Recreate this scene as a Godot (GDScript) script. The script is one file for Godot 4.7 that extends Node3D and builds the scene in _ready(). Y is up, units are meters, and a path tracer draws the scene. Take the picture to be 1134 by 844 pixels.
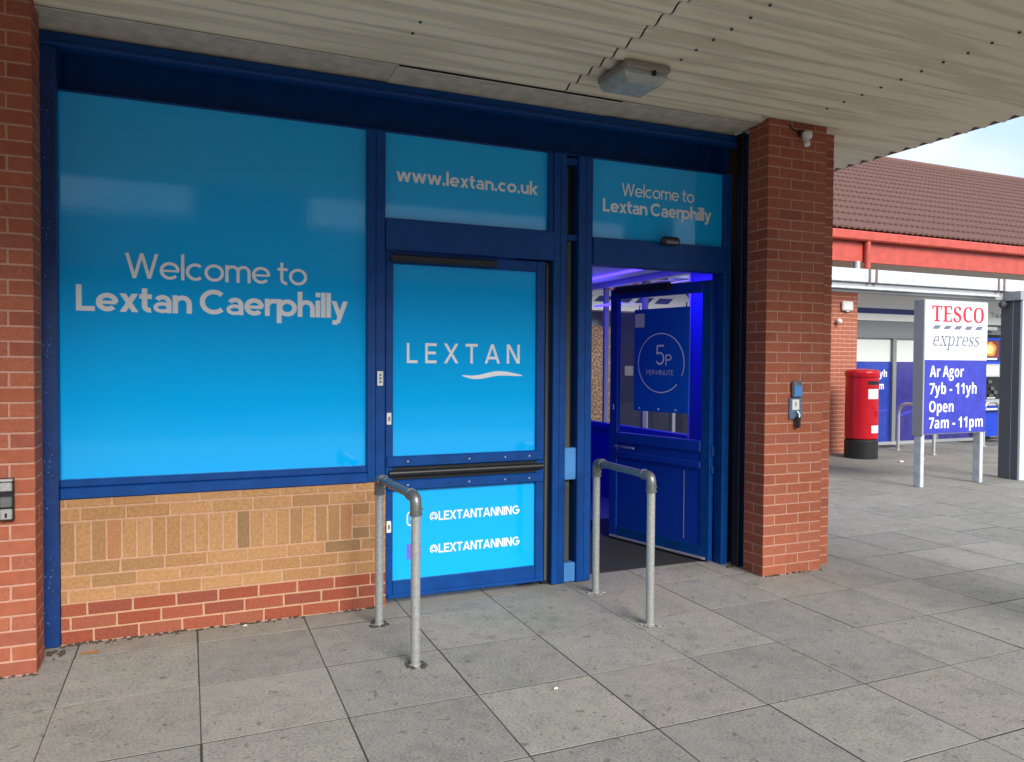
extends Node3D
# A closed blue shopfront under a corrugated canopy, with a parade of shops beyond.
# Metres, y up. The camera stands over the origin; the shopfront lies in the plane z = -4.75.

const FZ := -4.75          # front face of the blue frame
const PZ := -4.36          # front face of the brick piers
var rng := RandomNumberGenerator.new()
var M := {}                # materials
var T := {}                # textures
var cache := {}            # shared meshes
var taken := {}

# ---------------------------------------------------------------- mesh building
class MB:
	var v := PackedVector3Array()
	var n := PackedVector3Array()
	func tri(a: Vector3, b: Vector3, c: Vector3, out: Vector3) -> void:
		var f := (b - a).cross(c - a)
		if f.length_squared() < 1e-16: return
		f = f.normalized()
		if f.dot(out) > 0.0:
			var t := b; b = c; c = t
		else:
			f = -f
		v.append_array([a, b, c]); n.append_array([f, f, f])
	func quad(a: Vector3, b: Vector3, c: Vector3, d: Vector3, out: Vector3) -> void:
		tri(a, b, c, out); tri(a, c, d, out)
	func squad(p: Array, m: Array) -> void:   # smooth quad, normals given
		for k in [[0, 1, 2], [0, 2, 3]]:
			var a: Vector3 = p[k[0]]; var b: Vector3 = p[k[1]]; var c: Vector3 = p[k[2]]
			var f := (b - a).cross(c - a)
			var o: Vector3 = m[k[0]] + m[k[1]] + m[k[2]]
			if f.length_squared() < 1e-16: continue
			if f.dot(o) > 0.0:
				v.append_array([a, c, b]); n.append_array([m[k[0]], m[k[2]], m[k[1]]])
			else:
				v.append_array([a, b, c]); n.append_array([m[k[0]], m[k[1]], m[k[2]]])
	func box(c: Vector3, s: Vector3, ch := 0.0, jit := 0.0, r: RandomNumberGenerator = null) -> void:
		var h := s * 0.5
		ch = minf(ch, minf(h.x, minf(h.y, h.z)) * 0.9)
		var P := {}
		for i in 8:
			var g := Vector3(1 if i & 1 else -1, 1 if i & 2 else -1, 1 if i & 4 else -1)
			var k := g * h
			if jit > 0.0: k += Vector3(r.randf_range(-jit, jit), r.randf_range(-jit, jit), r.randf_range(-jit, jit))
			for ax in 3:
				var q := k
				for o in 3:
					if o != ax: q[o] -= g[o] * ch
				P[[i, ax]] = c + q
		for ax in 3:
			var u := (ax + 1) % 3; var w := (ax + 2) % 3
			for sg in 2:
				var b := (1 << ax) * sg
				var out := Vector3.ZERO; out[ax] = 1.0 if sg else -1.0
				quad(P[[b, ax]], P[[b | 1 << u, ax]], P[[b | 1 << u | 1 << w, ax]], P[[b | 1 << w, ax]], out)
			if ch > 0.0:   # edges running along ax
				for su in 2:
					for sw in 2:
						var b2 := (1 << u) * su | (1 << w) * sw
						var e := b2 | 1 << ax
						var o2 := Vector3.ZERO; o2[u] = 1.0 if su else -1.0; o2[w] = 1.0 if sw else -1.0
						quad(P[[b2, u]], P[[e, u]], P[[e, w]], P[[b2, w]], o2)
		if ch > 0.0:
			for i in 8:
				tri(P[[i, 0]], P[[i, 1]], P[[i, 2]], Vector3(1 if i & 1 else -1, 1 if i & 2 else -1, 1 if i & 4 else -1))
	func tube(pts: Array, rad: float, sides := 14, caps := true) -> void:
		var rings := []
		var ref := Vector3.UP
		var d0: Vector3 = (pts[1] - pts[0]).normalized()
		if absf(d0.dot(ref)) > 0.95: ref = Vector3.RIGHT
		var u := d0.cross(ref).normalized()
		for i in pts.size():
			var d: Vector3
			if i == 0: d = d0
			elif i == pts.size() - 1: d = (pts[i] - pts[i - 1]).normalized()
			else: d = ((pts[i] - pts[i - 1]).normalized() + (pts[i + 1] - pts[i]).normalized()).normalized()
			u = (u - d * u.dot(d)).normalized()
			var w := d.cross(u)
			var ring := []
			for k in sides:
				var a := TAU * k / sides
				ring.append(u * cos(a) + w * sin(a))
			rings.append(ring)
		for i in pts.size() - 1:
			for k in sides:
				var l := (k + 1) % sides
				var a: Vector3 = rings[i][k]; var b: Vector3 = rings[i][l]; var c: Vector3 = rings[i + 1][l]; var d2: Vector3 = rings[i + 1][k]
				squad([pts[i] + a * rad, pts[i] + b * rad, pts[i + 1] + c * rad, pts[i + 1] + d2 * rad], [a, b, c, d2])
		if caps:
			for e in [0, pts.size() - 1]:
				var out: Vector3 = (pts[0] - pts[1]) if e == 0 else (pts[e] - pts[e - 1])
				for k in sides:
					tri(pts[e], pts[e] + rings[e][k] * rad, pts[e] + rings[e][(k + 1) % sides] * rad, out)
	func lathe(c: Vector3, prof: Array, sides := 40) -> void:   # prof: Vector2(radius, y) upwards
		for i in prof.size() - 1:
			var p: Vector2 = prof[i]; var q: Vector2 = prof[i + 1]
			var t := (q - p).normalized()
			var nr := Vector2(t.y, -t.x)
			for k in sides:
				var a := TAU * k / sides; var b := TAU * (k + 1) / sides
				var ua := Vector3(cos(a), 0, sin(a)); var ub := Vector3(cos(b), 0, sin(b))
				squad([c + ua * p.x + Vector3.UP * p.y, c + ub * p.x + Vector3.UP * p.y, c + ub * q.x + Vector3.UP * q.y, c + ua * q.x + Vector3.UP * q.y],
					[ua * nr.x + Vector3.UP * nr.y, ub * nr.x + Vector3.UP * nr.y, ub * nr.x + Vector3.UP * nr.y, ua * nr.x + Vector3.UP * nr.y])
	func prism(poly: PackedVector2Array, z0: float, z1: float) -> void:   # outline in x, y
		var ix := Geometry2D.triangulate_polygon(poly)
		for k in range(0, ix.size(), 3):
			var a := poly[ix[k]]; var b := poly[ix[k + 1]]; var c := poly[ix[k + 2]]
			tri(Vector3(a.x, a.y, z1), Vector3(b.x, b.y, z1), Vector3(c.x, c.y, z1), Vector3.BACK)
			tri(Vector3(a.x, a.y, z0), Vector3(b.x, b.y, z0), Vector3(c.x, c.y, z0), Vector3.FORWARD)
		var mid := Vector2.ZERO
		for p in poly: mid += p / poly.size()
		for k in poly.size():
			var a := poly[k]; var b := poly[(k + 1) % poly.size()]
			var e := b - a
			var o := Vector2(e.y, -e.x)
			if Geometry2D.is_point_in_polygon((a + b) * 0.5 + o.normalized() * 0.0005, poly): o = -o
			quad(Vector3(a.x, a.y, z0), Vector3(b.x, b.y, z0), Vector3(b.x, b.y, z1), Vector3(a.x, a.y, z1), Vector3(o.x, o.y, 0))
	func commit() -> ArrayMesh:
		var arr := []
		arr.resize(Mesh.ARRAY_MAX)
		arr[Mesh.ARRAY_VERTEX] = v; arr[Mesh.ARRAY_NORMAL] = n
		var uv := PackedVector2Array(); uv.resize(v.size())
		for i in v.size(): uv[i] = Vector2(v[i].x, -v[i].y)
		arr[Mesh.ARRAY_TEX_UV] = uv
		var m := ArrayMesh.new()
		m.add_surface_from_arrays(Mesh.PRIMITIVE_TRIANGLES, arr)
		return m

# ---------------------------------------------------------------- nodes
func numbered(called: String) -> String:
	taken[called] = taken.get(called, -1) + 1
	return called if taken[called] == 0 else "%s_%03d" % [called, taken[called]]

func tag(o: Node, label: String, category: String, group := "") -> void:
	o.set_meta("label", label); o.set_meta("category", category)
	if group: o.set_meta("group", group)

func thing(called: String, at: Vector3, label: String, category: String, group := "") -> Node3D:
	var o := Node3D.new()
	o.name = numbered(called)
	add_child(o)
	o.position = at
	tag(o, label, category, group)
	return o

func obj(called: String, mesh: Mesh, mat: Material, parent: Node = null, at := Vector3.ZERO, kind := "") -> MeshInstance3D:
	var o := MeshInstance3D.new()
	o.name = numbered(called) if parent == null else called
	o.mesh = mesh
	o.material_override = mat
	(self if parent == null else parent).add_child(o, true)
	o.position = at
	if kind: o.set_meta("kind", kind)
	return o

# a part given in world metres, under a thing that is not turned
func wbox(called: String, lo: Vector3, hi: Vector3, mat: Material, parent: Node3D, ch := 0.002) -> MeshInstance3D:
	var s := (hi - lo).abs()
	var key := "b%.4f,%.4f,%.4f,%.4f" % [s.x, s.y, s.z, ch]
	if not cache.has(key):
		var b := MB.new(); b.box(Vector3.ZERO, s, ch); cache[key] = b.commit()
	var o := obj(called, cache[key], mat, parent)
	o.position = (lo + hi) * 0.5 - origin(parent)
	return o

func origin(p: Node3D) -> Vector3:
	var o := Vector3.ZERO
	var q: Node = p
	while q != self and q is Node3D:
		o += (q as Node3D).position
		q = q.get_parent()
	return o

func wmesh(called: String, b: MB, mat: Material, parent: Node3D, kind := "") -> MeshInstance3D:   # vertices in world metres
	if b.v.is_empty(): return null
	var o := origin(parent)
	for i in b.v.size(): b.v[i] -= o
	return obj(called, b.commit(), mat, parent, Vector3.ZERO, kind)

# ---------------------------------------------------------------- textures and materials
func noise(sd: int, freq: float, octaves := 4, kind := FastNoiseLite.TYPE_SIMPLEX_SMOOTH) -> FastNoiseLite:
	var f := FastNoiseLite.new()
	f.seed = sd; f.frequency = freq; f.noise_type = kind
	f.fractal_type = FastNoiseLite.FRACTAL_FBM; f.fractal_octaves = octaves
	return f

func field(sd: int, freq: float, size: int, octaves := 4, kind := FastNoiseLite.TYPE_SIMPLEX_SMOOTH) -> PackedByteArray:
	var im := noise(sd, freq, octaves, kind).get_seamless_image(size, size)
	im.convert(Image.FORMAT_L8)
	return im.get_data()

func grey_tex(size: int, fn: Callable) -> ImageTexture:
	var d := PackedByteArray(); d.resize(size * size)
	for i in size * size: d[i] = clampi(int(fn.call(i)), 0, 255)
	return ImageTexture.create_from_image(Image.create_from_data(size, size, false, Image.FORMAT_L8, d))

func make_textures() -> void:
	var s := 1024
	# concrete flags: fine aggregate, soft mottling, old stains and spots
	var fine := field(3, 0.16, s, 3); var mid := field(5, 0.022, s, 4); var big := field(7, 0.005, s, 5); var spot := field(9, 0.035, s, 2); var old := field(13, 0.008, s, 5)
	var rgb := PackedByteArray(); rgb.resize(s * s * 3)
	var hgt := PackedByteArray(); hgt.resize(s * s)
	for i in s * s:
		var f := fine[i] / 255.0 - 0.5
		var g := mid[i] / 255.0 - 0.5
		var b := big[i] / 255.0 - 0.5
		var k := 0.93 + f * 0.22 + g * 0.09 + b * 0.07
		k -= clampf((old[i] / 255.0 - 0.60) * 5.0, 0.0, 1.0) * 0.055     # old water and tread stains with an edge
		var st := clampf((spot[i] / 255.0 - 0.76) * 9.0, 0.0, 1.0)      # dark trodden spots
		k -= st * 0.17
		var pit := clampf((0.30 - fine[i] / 255.0) * 5.0, 0.0, 1.0)     # pits between the grains
		k -= pit * 0.16
		var lit := clampf((fine[i] / 255.0 - 0.76) * 6.0, 0.0, 1.0)     # pale grains
		k += lit * 0.10
		k = clampf(k, 0.3, 1.0)
		rgb[i * 3] = int(255.0 * clampf(k, 0, 1)); rgb[i * 3 + 1] = int(255.0 * clampf(k * (0.992 - b * 0.02), 0, 1)); rgb[i * 3 + 2] = int(255.0 * clampf(k * (0.965 - g * 0.04), 0, 1))
		hgt[i] = clampi(int(128 + f * 150 - pit * 60), 0, 255)
	T.stone = ImageTexture.create_from_image(Image.create_from_data(s, s, false, Image.FORMAT_RGB8, rgb))
	T.stone_h = ImageTexture.create_from_image(Image.create_from_data(s, s, false, Image.FORMAT_L8, hgt))
	# fired clay: sandy grain with drag marks and soot blotches
	s = 512
	var fa := field(21, 0.42, s, 2); var fb := field(22, 0.012, s, 4); var fc := field(23, 0.11, s, 2)
	T.clay = grey_tex(s, func(i): return 224.0 + (fa[i] - 128) * 0.36 + (fb[i] - 128) * 0.08 - maxf(0.0, fc[i] - 188.0) * 1.0)
	var fd := field(24, 0.045, s, 3)
	T.clay2 = grey_tex(s, func(i): return 218.0 + (fa[i] - 128) * 0.36 + (fd[i] - 128) * 0.15 - maxf(0.0, fc[i] - 195.0) * 1.1)
	T.clay_h = grey_tex(s, func(i): return 128.0 + (fa[i] - 128) * 0.9 + (fb[i] - 128) * 0.3)
	# faint mottling for painted sheets
	var pa := field(31, 0.012, s, 4); var pb := field(32, 0.12, s, 3)
	T.sheet = grey_tex(s, func(i): return 236.0 + (pa[i] - 128) * 0.14 + (pb[i] - 128) * 0.06)
	# weather streaks of brown-grey grime, drawn out along one axis by the material's scale
	var wa := field(35, 0.035, s, 3); var wb := field(36, 0.10, s, 3)
	var wk := PackedByteArray(); wk.resize(s * s * 3)
	for i in s * s:
		var g := clampf((wa[i] - 118.0) / 60.0, 0.0, 1.0) * (0.75 + 0.25 * wb[i] / 255.0)
		var c := Color(0.97, 0.965, 0.95).lerp(Color(0.88, 0.865, 0.845), g)
		wk[i * 3] = int(255 * c.r); wk[i * 3 + 1] = int(255 * c.g); wk[i * 3 + 2] = int(255 * c.b)
	T.streak = ImageTexture.create_from_image(Image.create_from_data(s, s, false, Image.FORMAT_RGB8, wk))
	# blue paint, worn: sparse pale chips and scratches
	var ca := field(41, 0.055, s, 3); var cb := field(42, 0.006, s, 3); var cc := field(43, 0.012, s, 4)
	var wr := PackedByteArray(); wr.resize(s * s * 3)
	for i in s * s:
		var c := clampf((ca[i] - 203.0) / 10.0, 0.0, 1.0) * clampf((cb[i] - 120.0) / 40.0, 0.0, 1.0)
		var k := 0.92 + (cc[i] - 128) / 128.0 * 0.10
		var base := Color(0.012, 0.22, 0.48) * k
		base = base.lerp(Color(0.62, 0.68, 0.72), c * 0.85)
		wr[i * 3] = int(255 * clampf(base.r, 0, 1)); wr[i * 3 + 1] = int(255 * clampf(base.g, 0, 1)); wr[i * 3 + 2] = int(255 * clampf(base.b, 0, 1))
	T.worn = ImageTexture.create_from_image(Image.create_from_data(s, s, false, Image.FORMAT_RGB8, wr))
	# strand board
	var oa := field(51, 0.05, s, 3, FastNoiseLite.TYPE_CELLULAR); var ob := field(52, 0.1, s, 3)
	T.strand = grey_tex(s, func(i): return 168.0 + (oa[i] - 128) * 0.8 + (ob[i] - 128) * 1.1)

func mat(called: String, lin: Color, rough := 0.6, tex: Texture2D = null, per_metre := 1.0, relief: Texture2D = null, depth_cm := 0.1, spec := 0.5, metal := 0.0) -> StandardMaterial3D:
	var m := StandardMaterial3D.new()
	m.resource_name = called
	m.albedo_color = lin.linear_to_srgb()
	m.roughness = rough; m.metallic = metal; m.metallic_specular = spec
	if tex:
		m.albedo_texture = tex
	if relief:
		m.heightmap_enabled = true; m.heightmap_texture = relief; m.heightmap_scale = depth_cm
	if tex or relief:
		m.uv1_triplanar = true; m.uv1_world_triplanar = true
		m.uv1_scale = Vector3.ONE * per_metre
		m.uv1_triplanar_sharpness = 8.0
	M[called] = m
	return m

func make_materials() -> void:
	make_textures()
	var reds := [Color(0.49, 0.150, 0.082), Color(0.52, 0.165, 0.093), Color(0.46, 0.138, 0.075), Color(0.48, 0.152, 0.090), Color(0.40, 0.121, 0.074)]
	for k in 5: mat("brick%d" % k, reds[k], 0.85, T.clay2 if k % 2 else T.clay, 1.7 + 0.13 * k, T.clay_h, 0.05, 0.3)
	var buffs := [Color(0.60, 0.325, 0.145), Color(0.55, 0.29, 0.125), Color(0.64, 0.345, 0.155), Color(0.50, 0.275, 0.125), Color(0.40, 0.235, 0.115), Color(0.57, 0.27, 0.125)]
	for k in 6: mat("buff%d" % k, buffs[k], 0.85, T.clay2, 1.5 + 0.17 * k, T.clay_h, 0.05, 0.3)
	var low := [Color(0.46, 0.125, 0.07), Color(0.42, 0.105, 0.058), Color(0.38, 0.105, 0.065), Color(0.45, 0.14, 0.08)]
	for k in 4: mat("low%d" % k, low[k], 0.85, T.clay2, 2.0 + 0.1 * k, T.clay_h, 0.05, 0.3)
	mat("mortar", Color(0.66, 0.36, 0.26), 0.95, T.clay, 3.1, T.clay_h, 0.05, 0.2)
	mat("mortar_buff", Color(0.69, 0.41, 0.26), 0.95, T.clay, 3.1, T.clay_h, 0.05, 0.2)
	var flags := [Color(0.305, 0.300, 0.286), Color(0.320, 0.313, 0.296), Color(0.290, 0.288, 0.276), Color(0.312, 0.300, 0.282), Color(0.336, 0.328, 0.308), Color(0.278, 0.275, 0.264)]
	for k in 6:
		mat("flag%d" % k, flags[k] * Color(0.95, 0.935, 0.91), 0.82, T.stone, 0.31 + 0.012 * k, T.stone_h, 0.06, 0.4)
		M["flag%d" % k].uv1_offset = Vector3(0.17 * k, 0.31 * k, 0.23 * k)
	mat("joint", Color(0.055, 0.048, 0.040), 1.0, T.clay, 3.0)
	mat("asphalt", Color(0.075, 0.075, 0.075), 0.95, T.stone, 0.4)
	mat("soffit", Color(0.84, 0.77, 0.62), 0.7, T.streak, 0.9, null, 0.0, 0.4).uv1_scale = Vector3(0.035, 1.0, 0.80)
	mat("soffit_b", Color(0.82, 0.75, 0.60), 0.7, T.streak, 0.8, null, 0.0, 0.4).uv1_scale = Vector3(0.040, 1.0, 0.72)
	mat("soffit_board", Color(0.72, 0.66, 0.54), 0.75, T.sheet, 1.3)
	mat("dark_gap", Color(0.03, 0.026, 0.022), 0.9)
	mat("screw", Color(0.045, 0.04, 0.036), 0.6)
	mat("roof_deck", Color(0.10, 0.09, 0.085), 0.9)
	mat("frame", Color(0.001, 0.060, 0.27), 0.42, T.sheet, 1.1, null, 0.0, 0.38)
	mat("frame_worn", Color(1, 1, 1), 0.45, T.worn, 1.6)
	mat("vinyl", Color(0.001, 0.43, 0.93), 0.06, null, 0.55, T.sheet, 0.10, 0.52)
	mat("white_vinyl", Color(0.84, 0.87, 0.90), 0.35)
	mat("violet_vinyl", Color(0.16, 0.14, 0.62), 0.35)
	mat("black", Color(0.012, 0.012, 0.013), 0.4)
	mat("brush", Color(0.11, 0.115, 0.11), 0.9, T.clay, 6.0)
	mat("pale_blue", Color(0.075, 0.26, 0.60), 0.35)
	mat("steel", Color(0.50, 0.51, 0.49), 0.48, T.sheet, 6.0, null, 0.0, 0.5, 0.55)
	mat("fitting", Color(0.23, 0.24, 0.235), 0.42, T.sheet, 4.0, null, 0.0, 0.5, 0.7)
	mat("chrome", Color(0.75, 0.75, 0.75), 0.2, null, 1.0, null, 0.0, 0.5, 1.0)
	mat("aluminium", Color(0.60, 0.61, 0.62), 0.4, null, 1.0, null, 0.0, 0.5, 0.6)
	mat("white_plastic", Color(0.74, 0.74, 0.71), 0.45)
	mat("lamp_glass", Color(0.50, 0.53, 0.48), 0.25, T.sheet, 2.0)
	mat("lamp_body", Color(0.34, 0.29, 0.24), 0.6, T.sheet, 2.0)
	mat("paper", Color(0.78, 0.77, 0.74), 0.8)
	mat("mat_floor", Color(0.022, 0.022, 0.026), 1.0, T.clay, 5.0, T.clay_h, 0.3)
	mat("lino", Color(0.16, 0.16, 0.18), 0.5)
	mat("plaster", Color(0.72, 0.72, 0.74), 0.85)
	mat("inner_blue", Color(0.006, 0.04, 0.42), 0.4)
	mat("leaf_blue", Color(0.004, 0.045, 0.36), 0.35)
	mat("poster_blue", Color(0.006, 0.10, 0.62), 0.22)
	mat("strand_board", Color(0.40, 0.25, 0.11), 0.85, T.strand, 1.0)
	var g := mat("glass", Color(0.25, 0.3, 0.32), 0.03)
	g.metallic_specular = 0.3
	g.transparency = BaseMaterial3D.TRANSPARENCY_ALPHA
	g.albedo_color.a = 0.02
	var led := mat("led", Color(0.2, 0.2, 0.6), 0.5)
	led.emission_enabled = true; led.emission = Color(0.22, 0.16, 1.0); led.emission_energy_multiplier = 2.0
	# the parade beyond
	mat("far_brick", Color(0.46, 0.145, 0.085), 0.9, T.clay, 2.0)
	mat("far_mortar", Color(0.66, 0.36, 0.26), 0.95)
	mat("tile", Color(0.19, 0.092, 0.072), 0.8, T.clay, 0.9)
	mat("red_paint", Color(0.60, 0.095, 0.065), 0.4, T.sheet, 0.7)
	mat("beam_white", Color(0.66, 0.69, 0.71), 0.5, T.sheet, 1.2)
	mat("beam_grey", Color(0.34, 0.35, 0.36), 0.5)
	mat("column_grey", Color(0.10, 0.108, 0.12), 0.45)
	mat("column_pale", Color(0.55, 0.60, 0.66), 0.45)
	mat("clip_brown", Color(0.16, 0.12, 0.11), 0.6)
	mat("fascia_white", Color(0.80, 0.80, 0.76), 0.45)
	mat("fascia_navy", Color(0.010, 0.022, 0.155), 0.45)
	mat("sign_red", Color(0.66, 0.020, 0.065), 0.45)
	mat("sign_grey", Color(0.15, 0.17, 0.24), 0.45)
	mat("sign_blue", Color(0.055, 0.065, 0.52), 0.28, T.sheet, 0.9)
	mat("win_frame", Color(0.20, 0.21, 0.22), 0.45)
	mat("frosted", Color(0.62, 0.66, 0.63), 0.35)
	mat("shop_blue", Color(0.025, 0.060, 0.42), 0.12, T.sheet, 0.8, null, 0.0, 0.6)
	mat("shop_violet", Color(0.045, 0.040, 0.26), 0.10, T.sheet, 0.8, null, 0.0, 0.6)
	mat("atm_blue", Color(0.01, 0.055, 0.55), 0.35)
	mat("post_red", Color(0.56, 0.006, 0.016), 0.28, null, 1.0, null, 0.0, 0.5)
	mat("post_black", Color(0.018, 0.018, 0.018), 0.45, T.sheet, 2.0)
	mat("wall_far", Color(0.30, 0.12, 0.085), 0.9, T.clay, 0.5)
	mat("litter", Color(0.80, 0.80, 0.76), 0.8)
	mat("leaf_brown", Color(0.36, 0.15, 0.035), 0.8)
	mat("grit", Color(0.06, 0.045, 0.032), 1.0)

# ---------------------------------------------------------------- a drawn sans-serif: every stroke becomes quads
func arc(cx: float, cy: float, rx: float, ry: float, a0: float, a1: float) -> PackedVector2Array:
	var p := PackedVector2Array()
	var k := maxi(6, int(absf(a1 - a0) / 12.0))
	for i in k + 1:
		var a := deg_to_rad(lerpf(a0, a1, float(i) / k))
		p.append(Vector2(cx + rx * cos(a), cy + ry * sin(a)))
	return p

func line(a: float, b: float, c: float, d: float) -> PackedVector2Array:
	return PackedVector2Array([Vector2(a, b), Vector2(c, d)])

# strokes of a letter in a unit where capitals are 0.7 and small letters 0.5 high; "d" strokes are diagonals with level ends
func glyph(ch: String, w: float) -> Array:
	var h := w * 0.5
	var s := []       # polylines
	var d := []       # diagonals [x0, y0, x1, y1]
	var adv := 0.5
	var thin := []      # strokes drawn lighter than the rest
	var R := 0.25 - h
	var C := 0.35 - h
	match ch:
		"o":
			s = [arc(0.26, 0.25, 0.26 - h, R, 0, 360)]; adv = 0.52
		"e":
			var e := arc(0.255, 0.25, 0.255 - h, R, 0, 318)
			s = [e, line(h, 0.25 - h * 0.1, 0.51 - h * 0.6, 0.25 - h * 0.1)]; adv = 0.51
			thin = [1.0, 0.72]
		"c":
			s = [arc(0.25, 0.25, 0.25 - h, R, 48, 312)]; adv = 0.45
		"C":
			s = [arc(0.35, 0.35, 0.35 - h, C, 45, 315)]; adv = 0.63
		"G":
			s = [arc(0.35, 0.35, 0.35 - h, C, 45, 352), line(0.36, 0.33, 0.70, 0.33)]; adv = 0.71
		"l":
			s = [line(h, 0, h, 0.74)]; adv = w
		"i":
			s = [line(h, 0, h, 0.5), line(h, 0.60, h, 0.60 + w * 1.05)]; adv = w
		"I":
			s = [line(h, 0, h, 0.7)]; adv = w
		"m":
			var a := PackedVector2Array([Vector2(0.30 + h, 0)])
			var ra := 0.15
			s = [line(h, 0, h, 0.5)]
			for k in 2:
				var q := arc(h + ra + k * 2 * ra, 0.5 - h - ra, ra, ra, 165, 0)
				q.append(Vector2(h + 2 * ra * (k + 1), 0)); s.append(q)
			adv = 4 * ra + w
		"n", "h":
			var rn := 0.185 - h * 0.25
			var q2 := arc(h + rn, 0.5 - h - rn, rn, rn, 165, 0)
			q2.append(Vector2(h + 2 * rn, 0))
			s = [line(h, 0, h, 0.5 if ch == "n" else 0.74), q2]; adv = 2 * rn + w
		"u":
			var ru := 0.18 - h * 0.25
			var q3 := PackedVector2Array([Vector2(h, 0.5)])
			q3.append_array(arc(h + ru, h + ru, ru, ru, 180, 345))
			s = [q3, line(h + 2 * ru, 0, h + 2 * ru, 0.5)]; adv = 2 * ru + w
		"t":
			var q4 := PackedVector2Array([Vector2(0.12, 0.66)])
			q4.append_array(arc(0.12 + 0.12, h + 0.12, 0.12, 0.12, 180, 285))
			s = [q4, line(0, 0.5 - h, 0.29, 0.5 - h)]; adv = 0.29
		"r":
			var rr := 0.17
			s = [line(h, 0, h, 0.5), arc(h + rr, 0.5 - h - rr, rr, rr, 165, 62)]; adv = 0.29
		"p":
			s = [line(h, -0.2, h, 0.5), arc(0.28, 0.25, 0.26 - h, R, 0, 360)]; adv = 0.54
		"a":
			var top := arc(0.235, 0.5 - h - 0.155, 0.215 - h, 0.155, 150, 0)
			top.append(Vector2(0.45 - h, 0))
			s = [top, arc(0.225, 0.15, 0.225 - h, 0.15 - h * 0.75, 0, 360)]; adv = 0.45
			thin = [0.95, 0.78]
		"x":
			d = [[h * 1.2, 0, 0.44 - h * 1.2, 0.5], [h * 1.2, 0.5, 0.44 - h * 1.2, 0]]; adv = 0.44
		"y":
			d = [[h, 0.5, 0.235, 0.0], [0.45 - h, 0.5, 0.16, -0.16]]
			s = [PackedVector2Array([Vector2(0.165, -0.15), Vector2(0.12, -0.2 + h), Vector2(0.02, -0.2 + h)])]; adv = 0.45
		"w":
			d = [[h, 0.5, 0.20, 0], [0.20, 0, 0.365, 0.5], [0.365, 0.5, 0.53, 0], [0.53, 0, 0.73 - h, 0.5]]; adv = 0.73
		"W":
			d = [[h, 0.7, 0.225, 0], [0.225, 0, 0.41, 0.7], [0.41, 0.7, 0.595, 0], [0.595, 0, 0.82 - h, 0.7]]; adv = 0.82
		"k":
			s = [line(h, 0, h, 0.74)]; d = [[w * 0.9, 0.20, 0.40, 0.5], [0.19, 0.27, 0.43 - h * 0.6, 0]]; adv = 0.43
		".":
			s = [line(h * 1.15, 0, h * 1.15, w * 1.15)]; adv = w * 1.15
		"L":
			s = [line(h, 0, h, 0.7), line(h, h, 0.42, h)]; adv = 0.42
		"E":
			s = [line(h, 0, h, 0.7), line(h, h, 0.45, h), line(h, 0.36, 0.42, 0.36), line(h, 0.7 - h, 0.45, 0.7 - h)]; adv = 0.45
		"X":
			d = [[h * 1.1, 0, 0.58 - h * 1.1, 0.7], [h * 1.1, 0.7, 0.58 - h * 1.1, 0]]; adv = 0.58
		"T":
			s = [line(0.25, 0, 0.25, 0.7), line(0, 0.7 - h, 0.5, 0.7 - h)]; adv = 0.5
		"A":
			d = [[h * 1.05, 0, 0.32, 0.7], [0.32, 0.7, 0.64 - h * 1.05, 0]]; s = [line(0.15, 0.20, 0.49, 0.20)]; adv = 0.64
		"N":
			s = [line(h, 0, h, 0.7), line(0.56 - h, 0, 0.56 - h, 0.7)]; d = [[h * 1.3, 0.7, 0.56 - h * 1.3, 0]]; adv = 0.56
		"M":
			s = [line(h, 0, h, 0.7), line(0.66 - h, 0, 0.66 - h, 0.7)]; d = [[h * 1.3, 0.7, 0.33, 0.12], [0.33, 0.12, 0.66 - h * 1.3, 0.7]]; adv = 0.66
		"U":
			var q5 := PackedVector2Array([Vector2(h, 0.7)])
			q5.append_array(arc(0.26, 0.26, 0.26 - h, 0.26 - h, 180, 360)); q5.append(Vector2(0.52 - h, 0.7))
			s = [q5]; adv = 0.52
		"P", "R":
			var q6 := PackedVector2Array([Vector2(h, 0.7 - h)])
			q6.append_array(arc(0.25, 0.51, 0.19 - h * 0.5, 0.19 - h, 90, -90)); q6.append(Vector2(h, 0.32 + h))
			s = [line(h, 0, h, 0.7), q6]; adv = 0.44
			if ch == "R": d = [[0.24, 0.34, 0.46 - h, 0]]
		"5":
			var q7 := PackedVector2Array([Vector2(0.42, 0.7 - h), Vector2(0.10, 0.7 - h), Vector2(0.08, 0.40)])
			q7.append_array(arc(0.22, 0.225, 0.22 - h, 0.225 - h, 115, -150))
			s = [q7]; adv = 0.46
		"@":
			s = [arc(0.36, 0.33, 0.36 - h, 0.36 - h, -62, 298 - 62 + 10), arc(0.36, 0.33, 0.165, 0.165, 0, 360), arc(0.60, 0.31, 0.085, 0.13, 180, 360)]; adv = 0.74; thin = [0.62, 0.62, 0.62]
		" ":
			adv = 0.17
	var quads := []
	var si := 0
	for p in s:
		var pts: PackedVector2Array = p
		var closed := pts[0].distance_to(pts[pts.size() - 1]) < 1e-4
		var off := []
		for i in pts.size():
			var a: Vector2
			var b: Vector2
			if i == 0: a = (pts[i] - pts[pts.size() - 2]) if closed else (pts[1] - pts[0])
			else: a = pts[i] - pts[i - 1]
			if i == pts.size() - 1: b = (pts[1] - pts[0]) if closed else a
			else: b = pts[i + 1] - pts[i]
			a = a.normalized(); b = b.normalized()
			var nn := (a + b).normalized().orthogonal()
			off.append(nn * h * (thin[si] if si < thin.size() else 1.0) / maxf(0.5, nn.dot(a.orthogonal())))
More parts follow.
